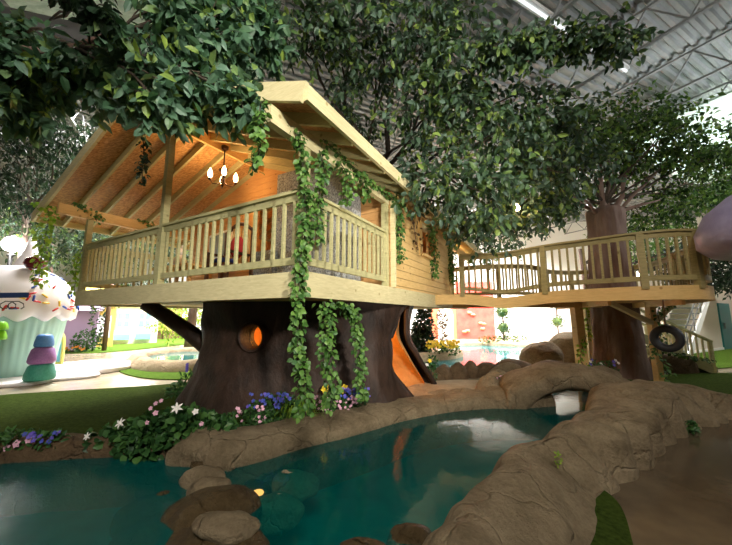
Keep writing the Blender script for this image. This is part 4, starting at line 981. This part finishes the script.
# leafy tree whose boughs hang into the picture from the left
ft = thing('ficus_tree', (-5.9, 2.2, 0), 'leafy tree with big glossy leaves hanging in front of the porch roof at upper left', 'tree')
MB().tube([(-5.9, 2.2, -.1), (-5.85, 2.2, 1.5), (-5.7, 2.3, 3.2), (-5.3, 2.5, 4.4)], [.26, .2, .17, .12], 12).build('trunk', 'bark', ft)
m = MB(); m.tube([at(-60, 60, 3.3), at(0, 57, 3.2), at(25, 48, 3.2), at(50, 52, 3.2), at(75, 46, 3.2), at(100, 37, 3.2), at(130, 30, 3.3), at(190, 40, 3.4)], [.07, .035, .028, .028, .026, .022, .02, .012], 8); m.tube([(-5.3, 2.5, 4.4), (-4.9, 2.9, 4.5), at(-60, 60, 3.3)], [.12, .09, .07], 8)
m.build('bough', 'bark', ft)
cl = [E_(185, 30, 3.3, .42, .4, .24), E_(140, 58, 3.2, .36, .35, .2), E_(60, 72, 3.3, .4, .35, .17), E_(15, 65, 3.2, .35, .35, .22), E_(212, 42, 3.3, .3, .3, .2), E_(158, 100, 3.1, .16, .2, .13), E_(238, 95, 3.1, .07, .12, .14), E_(105, 80, 3.6, .3, .35, .12),
      E_(255, 32, 3.6, .26, .35, .22), E_(8, 30, 3.6, .25, .4, .2), E_(180, 4, 3.6, .35, .35, .16), E_(232, 8, 3.6, .35, .35, .16), E_(200, 80, 3.3, .2, .25, .13), E_(8, 100, 3.2, .16, .2, .12)]
foliage(ft, at(75, 46, 3.2), cl, 'leaf_near', .165, .088, 2, 300, .022, 9, .7, .28)
cl = [E_(95, 4, 2.7, .14, .14, .06), E_(75, -4, 2.7, .1, .1, .05), E_(100, 12, 2.7, .06, .06, .05)]
foliage(ft, at(50, 20, 3.2), cl, 'leaf_dark', .12, .06, 2, 130, .012, 6, .8, .16)
# tree carrying the platform
t2 = thing('platform_tree', (6.45, 8.3, 0), 'tall rough barked tree trunk rising through the round platform with dense small leaves', 'tree')
m = MB(); n = 72; rows = 60; vs = []
for j in range(rows + 1):
    z = 4.35 * j / rows
    for i in range(n):
        a = 2 * pi * i / n; r = .53 + .1 * max(0, 1 - z / .8) ** 2 - .035 * z + .03 * sin(3 * a + z * .3) + .06 * (max(0, z - 3.6)) + noise.noise(V((cos(a) * 3, sin(a) * 3, z * .6))) * .06 + abs(noise.noise(V((cos(a) * 9, sin(a) * 9, z * 1.5)))) * .05
        vs.append((6.5 + r * cos(a), 8.3 + r * sin(a), z))
m.add(vs, [(j * n + i, j * n + (i + 1) % n, (j + 1) * n + (i + 1) % n, (j + 1) * n + i) for j in range(rows) for i in range(n)], True)
m.f.append(tuple(range(rows * n, rows * n + n))); m.sm.append(False)
m.build('trunk', 'bark', t2)
m = MB()
for (px, py, d, r) in ((560, 190, 7.6, .06), (660, 200, 8.2, .06), (600, 150, 8, .09), (640, 150, 8, .08), (620, 110, 7.8, .06), (680, 150, 8, .05), (560, 188, 7.2, .04)): limb(m, (6.45 + (px - 612) * .004, 8.2, 4.2), at(px, py, d), r, .02, .12)
m.build('branch', 'bark', t2)
cl = [E_(605, 140, 7.8, .9, .7, .5), E_(655, 118, 7.4, .6, .6, .35), E_(560, 150, 8.0, .9, .7, .6), E_(705, 150, 7.6, .9, .7, .6), E_(640, 165, 8.4, .9, .7, .5), E_(690, 195, 8.6, 1.0, .6, .4), E_(575, 195, 9.2, 1.0, .6, .45), E_(655, 215, 9.0, .9, .6, .35), E_(735, 150, 8.0, .9, .7, .55),
      E_(610, 115, 8.2, .8, .6, .35), E_(560, 130, 8.6, .8, .6, .35), E_(720, 185, 9, 1, .7, .4), E_(530, 200, 9.4, .9, .6, .35), E_(660, 135, 7.2, .7, .5, .4)]
foliage(t2, (6.45, 8.2, 4.5), cl, 'leaf_far', .15, .085, 1, 200, .035, 10, .5, .6)
def back_tree(base, ztop, cl, label, mat='leaf_dark', L=.17, Wd=.08, dens=120, q=1, group='trees along the hall'):
    t = thing('indoor_tree', (*base, 0), label, 'tree', group)
    MB().tube([(*base, 0), (base[0] + .1, base[1], ztop * .5), (base[0] - .05, base[1], ztop)], [.2, .15, .1], 10).build('trunk', 'bark', t)
    foliage(t, (*base, ztop * .85), cl, mat, L, Wd, q, dens, .04, 9, .6, .6); return t
back_tree((-10.6, 9.6), 4.6, [E_(30, 150, 7.6, 1, .8, .6), E_(70, 135, 8.5, .8, .7, .6), E_(18, 195, 8.6, 1.0, .8, .6), E_(70, 180, 9.5, .8, .7, .6), E_(15, 120, 8.0, 1.0, .7, .4), E_(35, 110, 8.0, .8, .7, .4)], 'dark tree filling the space above the cupcake')
back_tree((-12.6, 12.4), 4.4, [E_(40, 232, 10, 1.1, .8, .7), E_(80, 240, 11, 1.0, .8, .9), E_(85, 205, 11, .9, .8, .6), E_(110, 245, 12, 1.0, .8, .9), E_(10, 215, 10, .9, .8, .5)], 'mid green tree beside the left end of the porch', 'leaf_mid')
back_tree((-7.4, 13.5), 4.6, [E_(130, 235, 13, 1.2, .9, .9), E_(165, 240, 13.5, 1.0, .9, .9), E_(190, 250, 14, 1.1, .9, .7), E_(150, 285, 13, .9, .8, .5)], 'tree seen through the front railing of the porch', 'leaf_mid')
back_tree((-5.2, 17), 2.6, [E_(190, 312, 16, 1.3, .8, .5), E_(175, 325, 17, .9, .8, .4)], 'pale green tree beyond the limb of the big trunk', 'leaf_lime')
back_tree((8.0, 10.4), 3.6, [E_(715, 268, 9.6, .9, .7, .5), E_(700, 250, 10, .9, .7, .5), E_(690, 272, 10.6, .6, .6, .35), E_(740, 275, 9.4, .8, .7, .5)], 'dark tree behind the mushroom cap and the platform', dens=150)
back_tree((9.4, 13.5), 4.4, [E_(650, 250, 12.5, 1.0, .8, .6), E_(680, 255, 12.5, .8, .8, .6), E_(625, 232, 12, 1.0, .8, .4)], 'bright leafed tree behind the platform railing', 'leaf_far')
back_tree((-1.5, 14.5), 5.2, [E_(500, 215, 12, 1.2, .9, .5), E_(465, 232, 12.5, .8, .7, .6), E_(495, 245, 12.5, .9, .8, .5), E_(530, 222, 12.5, .9, .8, .4), E_(450, 215, 11.5, .8, .8, .5)], 'leafy tree hanging behind the start of the walkway', 'leaf_mid')

# ------------------------------------------------------------------ ivy
def vine(path, label, width=.075, dens=190, mat='leaf_ivy', L=.07, stem='branch', group='ivy strands on the treehouse'):
    """a hanging strand: stem along path, leaves all round"""
    P = [V(p) for p in smooth([tuple(p) for p in path], 6)]
    t = thing('ivy_vine', P[0], label, 'ivy', group)
    MB().tube(P, .007, 5).build('stem', stem, t)
    m = MB(); tot = sum((b - a).length for a, b in zip(P, P[1:]))
    for a, b in zip(P, P[1:]):
        l = (b - a).length; k = l * dens; n = int(k) + (1 if rnd(0, 1) < k - int(k) else 0)
        for _ in range(n):
            d = rdir(); p = a.lerp(b, rnd(0, 1)) + V((d.x, d.y, d.z * .5)) * width * rnd(.2, 1)
            m.leaf(p, (V((d.x, d.y, 0)) * .8 - UP * .6 + rdir() * .5), (V((d.x, d.y, .4)) + V((0, -.6, 0)) + rdir() * .5), L * rnd(.7, 1.25), L * .85 * rnd(.8, 1.15), .2, 2)
    m.build('leaves', mat, t); return t
h_ = hp
vine([h_(.0, -.66, 3.56), h_(.0, -.68, 3.3), h_(-.02, -.66, 3.1), h_(.03, -.68, 2.86)], 'short ivy strand hanging from the end of the roof beam', .075)
vine([h_(-.02, -.2, 3.5), h_(-.06, -.12, 3.2), h_(-.05, -.06, 2.9), h_(-.08, -.06, 2.4), h_(-.04, -.08, 2.1), h_(-.06, -.1, 1.6), h_(-.02, -.06, 1.2), h_(-.08, -.02, .85), h_(-.1, 0, .52)], 'longest ivy strand running from roof beam past the deck corner to the flowers', .085)
vine([h_(-.04, .2, 3.46), h_(-.08, .22, 3.2), h_(-.06, .18, 2.8), h_(-.07, .15, 2.3)], 'ivy strand on the corner railing right of the longest strand', .085)
vine([h_(-.04, .62, 3.5), h_(-.1, .7, 3.35), h_(-.1, .75, 3.1), h_(-.1, .72, 2.95)], 'ivy strand in front of the pebble chimney', .1)
vine([h_(-.02, 1.0, 3.55), h_(-.05, 1.2, 3.45), h_(-.06, 1.3, 3.3), h_(-.06, 1.3, 3.18)], 'stubby ivy tuft hanging from the side roof beam', .08)
vine([h_(-.02, .3, 3.66), h_(-.04, .7, 3.6), h_(-.05, 1.3, 3.56), h_(-.05, 1.9, 3.55), h_(-.05, 2.3, 3.52)], 'ivy lying along the side roof beam', .07, 75)
vine([h_(-.06, 2.4, 3.6), h_(-.1, 2.42, 3.3), h_(-.1, 2.38, 3.0), h_(-.1, 2.4, 2.7), h_(-.1, 2.42, 2.45)], 'ivy strand beside the corner board at the porch end', .095)
vine([h_(-.06, 4.3, 3.62), h_(-.1, 4.32, 3.3), h_(-.1, 4.4, 2.9), h_(-.1, 4.45, 2.4)], 'ivy strand hanging over the board wall right of the window', .12)
vine([h_(-.06, 6.0, 3.6), h_(-.1, 6.05, 3.2), h_(-.1, 6.0, 2.8), h_(-.1, 6.05, 2.4)], 'ivy strand at the far corner of the board wall', .13)
vine([h_(-.04, 2.9, 3.6), h_(-.06, 3.2, 3.4), h_(-.06, 3.3, 3.1), h_(-.06, 3.45, 2.85)], 'dry brown vine on the board wall left of the window', .2, 60, 'leaf_dry', .08)
vine([h_(.04, .45, 1.68), h_(.02, .5, 1.3), h_(.05, .55, .95), h_(.0, .6, .7), h_(.05, .62, .42)], 'ivy strand hanging from the deck beside the longest strand', .11)
vine([h_(.0, .9, 1.66), h_(.02, 1.1, 1.55), h_(.02, 1.2, 1.2), h_(.0, 1.25, .9), h_(.04, 1.3, .6), h_(.0, 1.36, .36)], 'ivy strand hanging from the deck nearest the trunk doorway', .085)
vine([h_(.04, .75, 1.66), h_(.02, .9, 1.62), h_(.02, 1.08, 1.5)], 'short ivy garland under the deck edge', .1)
vine([h_(6.85, -.45, 3.85), h_(6.4, -.4, 3.6), h_(6.4, -.4, 3.1), h_(6.45, -.4, 2.6), h_(6.4, -.4, 2.1)], 'bright ivy strand hanging from the left roof corner above the cupcake', .16, 110, 'leaf_lime', .09)
vine([h_(5.9, .05, 2.9), h_(5.95, 0, 2.6), h_(5.92, 0, 2.2), h_(5.95, .02, 1.95)], 'bright ivy strand at the left end post of the porch railing', .11, 95, 'leaf_lime', .08)
vine([h_(5.75, -.2, 3.72), h_(5.72, .05, 3.62), h_(5.7, .15, 3.45)], 'ivy tuft on the left roof beam near its front end', .14, 170)
vine([h_(5.7, 1.0, 3.7), h_(5.68, 1.15, 3.6), h_(5.66, 1.25, 3.45)], 'second ivy tuft further along the left roof beam', .13, 170)
vine([at(143, 138, 4.0), at(144, 155, 4.0), at(142, 170, 4.0), at(143, 184, 4.0)], 'dark ivy strand dangling below the big leaves left of the center post', .06, 130, 'leaf_dark', .06)
vine([V((5.1, 7.42, 1.1)), V((4.95, 7.4, .8)), V((4.88, 7.4, .5)), V((5.1, 7.38, .2))], 'yellow green vine climbing the first timber post under the walkway', .11, 50, 'leaf_lime', .08, group='vines on the walkway posts')
vine([V((6.1, 8.8, 1.8)), V((6.05, 8.76, 1.4)), V((6.1, 8.76, 1.0))], 'short yellow green vine on the rear timber post', .09, 50, 'leaf_lime', .08, group='vines on the walkway posts')
vine([V((6.55, 6.85, 1.78)), V((6.3, 6.88, 1.6)), V((6.35, 6.9, 1.2)), V((6.2, 6.9, .8)), V((6.35, 6.92, .4)), V((6.3, 6.9, .1))], 'leafy vine climbing the timber post beside the tire swing', .13, 60, 'leaf_ivy', .08, group='vines on the walkway posts')
vine([V((7.4, 8.45, .75)), V((7.9, 8.5, .6)), V((8.5, 8.55, .45)), V((9.1, 8.6, .35))], 'ivy garland along the timber stair', .1, 70, 'leaf_far', .08, group='vines on the walkway posts')

# ------------------------------------------------------------------ flower beds
def fcloud(n, c, r, kinds, s): 
    return [((c[0] + rnd(-1, 1) * r[0], c[1] + rnd(-1, 1) * r[1] - .03, c[2] + rnd(-1, 1) * r[2]), (rnd(-.4, .4), -1, rnd(.2, .9)), R.choice(kinds), s * .66 * rnd(.8, 1.3)) for _ in range(int(n * 1.7))]
bush('lily_clump', (-2.35, 3.9, .04), [((0, 0, .14), (.36, .2, .2)), ((.25, .02, .18), (.32, .2, .2)), ((-.3, 0, .08), (.28, .18, .15)), ((.55, .02, .12), (.24, .16, .15)), ((-.62, -.02, .05), (.24, .14, .1)), ((-.1, -.14, .0), (.32, .12, .12)), ((.62, .1, .1), (.16, .14, .1))], 'leaf_ground',
     'leafy ivy clump with white lilies and pink blossoms at the left pond', 'flowers', .1, .085, 2600, q=2, stem=False,
     flowers=[((-.42, -.12, .26), (-.3, -1, .6), 'lily', .065), ((.2, -.12, .42), (.2, -1, .7), 'lily', .07), ((.4, -.1, .38), (.4, -1, .5), 'petal_white', .038), ((-.78, -.12, .12), (-.2, -1, .4), 'lily', .05), ((-.06, -.1, .47), (0, -1, .5), 'petal_pink', .028), ((-.1, -.12, .42), (0, -1, .4), 'petal_pink', .028), ((-.04, -.12, .37), (.2, -1, .4), 'petal_pink', .034), ((.0, -.1, .5), (.1, -1, .6), 'petal_pink', .026), ((.5, -.14, .26), (0, -1, .5), 'petal_pink', .03), ((-.1, -.16, .28), (0, -1, .2), 'petal_pink', .028)])
bush('pansy_clump', (-3.85, 3.72, .05), [((0, 0, .08), (.26, .12, .12)), ((.3, .02, .07), (.18, .1, .1)), ((-.25, 0, .05), (.16, .1, .09))], 'leaf_ground',
     'low clump of violet and pink flowers at the left end of the pond kerb', 'flowers', .07, .045, 1300, q=2, stem=False,
     flowers=fcloud(11, (.35, -.06, .15), (.18, .05, .05), ['petal_violet', 'petal_blue'], .036) + fcloud(7, (-.38, -.06, .1), (.12, .05, .05), ['petal_violet'], .036) + [((-.1, -.12, .04), (0, -1, .3), 'petal_pink', .05), ((.12, -.12, .1), (0, -1, .3), 'petal_pink', .045), ((.02, -.12, .06), (0, -1, .3), 'petal_pink', .04), ((.22, -.1, .13), (0, -1, .3), 'petal_pink', .04), ((-.18, -.16, -.04), (0, -1, .4), 'petal_pink', .055)])
bush('blue_flower_clump', (-1.32, 4.52, .08), [((-.05, 0, .12), (.26, .15, .16)), ((.15, .05, .2), (.22, .15, .16)), ((-.34, -.1, .05), (.24, .14, .12)), ((.1, -.12, .05), (.3, .1, .1))], 'leaf_ground',
     'clump of blue and lilac flowers left of the spiky grass under the trunk window', 'flowers', .06, .03, 1200, q=2, stem=False,
     flowers=fcloud(26, (.05, -.12, .32), (.28, .06, .1), ['petal_blue', 'petal_blue', 'petal_violet'], .034) + fcloud(12, (-.2, -.14, .16), (.2, .05, .1), ['petal_pink'], .032))
t = thing('spiky_grass', (-.95, 4.66, .08), 'tuft of long arching green grass between blue and pink flowers', 'plant'); m = MB()
for i in range(150):
    a = rnd(0, 2 * pi); e = rnd(.5, 1.5); d = V((cos(a), sin(a), e)).normalized(); p = V((-.95 + rnd(-.1, .1), 4.62 + rnd(-.06, .06), .1)); l = rnd(.28, .5); x = d.cross(UP).normalized() * .007
    q1 = p + d * l * .5; q2 = p + d * l * .85 - UP * l * .12; q3 = p + V((d.x, d.y, d.z * .6)) * l * 1.1 - UP * l * .3
    m.add([p - x, p + x, q1 + x, q1 - x, q2 + x * .7, q2 - x * .7, q3], [(0, 1, 2, 3), (3, 2, 4, 5), (5, 4, 6)])
m.build('blades', 'leaf_lime', t)
bush('pink_flower_clump', (-.4, 5.0, .1), [((0, -.02, .1), (.3, .14, .13)), ((.2, .05, .16), (.22, .12, .14))], 'leaf_ground', 'clump of pink and violet flowers at the right of the trunk bed', 'flowers', .055, .03, 1200, q=2, stem=False,
     flowers=fcloud(26, (-.05, -.14, .14), (.32, .04, .1), ['petal_pink'], .034) + fcloud(26, (.24, -.08, .28), (.22, .05, .07), ['petal_violet', 'petal_blue'], .034))
for (x, y, z, lb) in ((-.62, 4.92, .42, 'taller yellow daffodil beside the ivy strands'), (-.34, 4.98, .4, 'smaller yellow daffodil right of the taller one')):
    t = thing('daffodil', (x, y, .1), lb, 'flower'); MB().tube([(x, y, .1), (x + .01, y, z)], .006, 5).build('stem', 'leaf_ground', t)
    for k in range(2): bloom(V((x + .02 * k, y - .02, z + .035 * k)), V((.3 - .5 * k, -1, .2)), 'petal_yellow', .055, t)
    m = MB()
    for s in (-1, 1): m.leaf(V((x, y, .1)), V((.25 * s, -.1, 1)), V((0, -1, 0)), .26, .03, .1)
    m.build('leaf_blades', 'leaf_ground', t)
# fallen moss specks on the near rock
bush('wall_moss', (1.62, 2.86, .3), [((0, 0, 0), (.02, .02, .06))], 'leaf_lime', 'streak of green moss in a crack of the near rock wall', 'moss', .025, .015, stem=False)

# ------------------------------------------------------------------ light
def area(name, loc, target, size, power, col=(1, 1, 1), spread=pi, shape='SQUARE', sy=None):
    l = bpy.data.lights.new(name, 'AREA'); l.energy = power; l.size = size; l.color = col; l.spread = spread
    if sy: l.shape = 'RECTANGLE'; l.size_y = sy
    o = bpy.data.objects.new(name, l); COL.objects.link(o); o.location = loc
    o.rotation_euler = (V(target) - V(loc)).to_track_quat('-Z', 'Y').to_euler(); return o
def point(name, loc, power, col, r=.05):
    l = bpy.data.lights.new(name, 'POINT'); l.energy = power; l.color = col; l.shadow_soft_size = r
    o = bpy.data.objects.new(name, l); COL.objects.link(o); o.location = loc; return o
sp = bpy.data.lights.new('house_key_spot', 'SPOT'); sp.energy = 3700; sp.color = (1, .95, .84); sp.spot_size = radians(46); sp.spot_blend = .6; sp.shadow_soft_size = .35  # added key without a fixture: its cone brightens the treehouse, spares the rocks
so = bpy.data.objects.new('house_key_spot', sp); COL.objects.link(so); so.location = (3.2, -4.5, 4.1); so.rotation_euler = (V((-.1, 6, 3.3)) - so.location).to_track_quat('-Z', 'Y').to_euler()
s2 = bpy.data.lights.new('eave_fill_spot', 'SPOT'); s2.energy = 1300; s2.color = (1, .93, .8); s2.spot_size = radians(36); s2.spot_blend = .7; s2.shadow_soft_size = .25  # added fill behind the camera, lifts the eave underside and side wall
s2o = bpy.data.objects.new('eave_fill_spot', s2); COL.objects.link(s2o); s2o.location = (3.4, -.8, .5); s2o.rotation_euler = (V((.7, 5.6, 3.5)) - s2o.location).to_track_quat('-Z', 'Y').to_euler()
area('hall_light', (.5, -3.5, 7.2), (0, 4, 2), 2.5, 640, (1, .95, .86))
area('ceiling_bay_light', (11, 17.5, 8.2), (9, 18.5, 0), 5, 4000, (1, .97, .94), radians(130))
area('ceiling_bay_light', (3.5, 18, 8.2), (4.5, 20, 0), 5, 4000, (1, .97, .94), radians(130))
area('ceiling_bay_light', (-9, 18, 8.2), (-10, 18, 0), 6, 4500, (1, .97, .92), radians(130))
area('ceiling_bay_light', (-8.5, 11.0, 8.2), (-8, 9.5, 0), 3, 1300, (1, .97, .94), radians(120))
area('ceiling_bay_light', (14, 9.5, 8.2), (14, 12, 0), 3, 700, (1, .95, .9), radians(120))
area('ceiling_uplight', (13, 5.5, 5), (10, 7, 8.6), 1.5, 420, (.92, .98, 1))  # second uplight, added to brighten the roof at the upper right
area('ceiling_uplight', (12.5, 10.5, 3.8), (12, 9.8, 8), 1.5, 330, (.92, .98, 1))
point('porch_lamp', hp(APK - .1, 1.15, 4.24), 85, (1, .62, .28), .12)
point('room_lamp', hp(2.6, 4.0, 3.4), 60, (1, .45, .15), .15)
point('back_porch_lamp', hp(.6, 7.2, 3.4), 70, (1, .55, .25), .1)
point('trunk_lamp', (-.9, 6.5, 1.25), 110, (1, .46, .1), .12)
point('walkway_bulb', lb_ - V((0, .12, .05)), 12, (1, .6, .3), .05)
w = bpy.data.worlds.new('hall_air'); scene.world = w; w.use_nodes = True
w.node_tree.nodes['Background'].inputs[0].default_value = (.9, .95, 1, 1); w.node_tree.nodes['Background'].inputs[1].default_value = .02
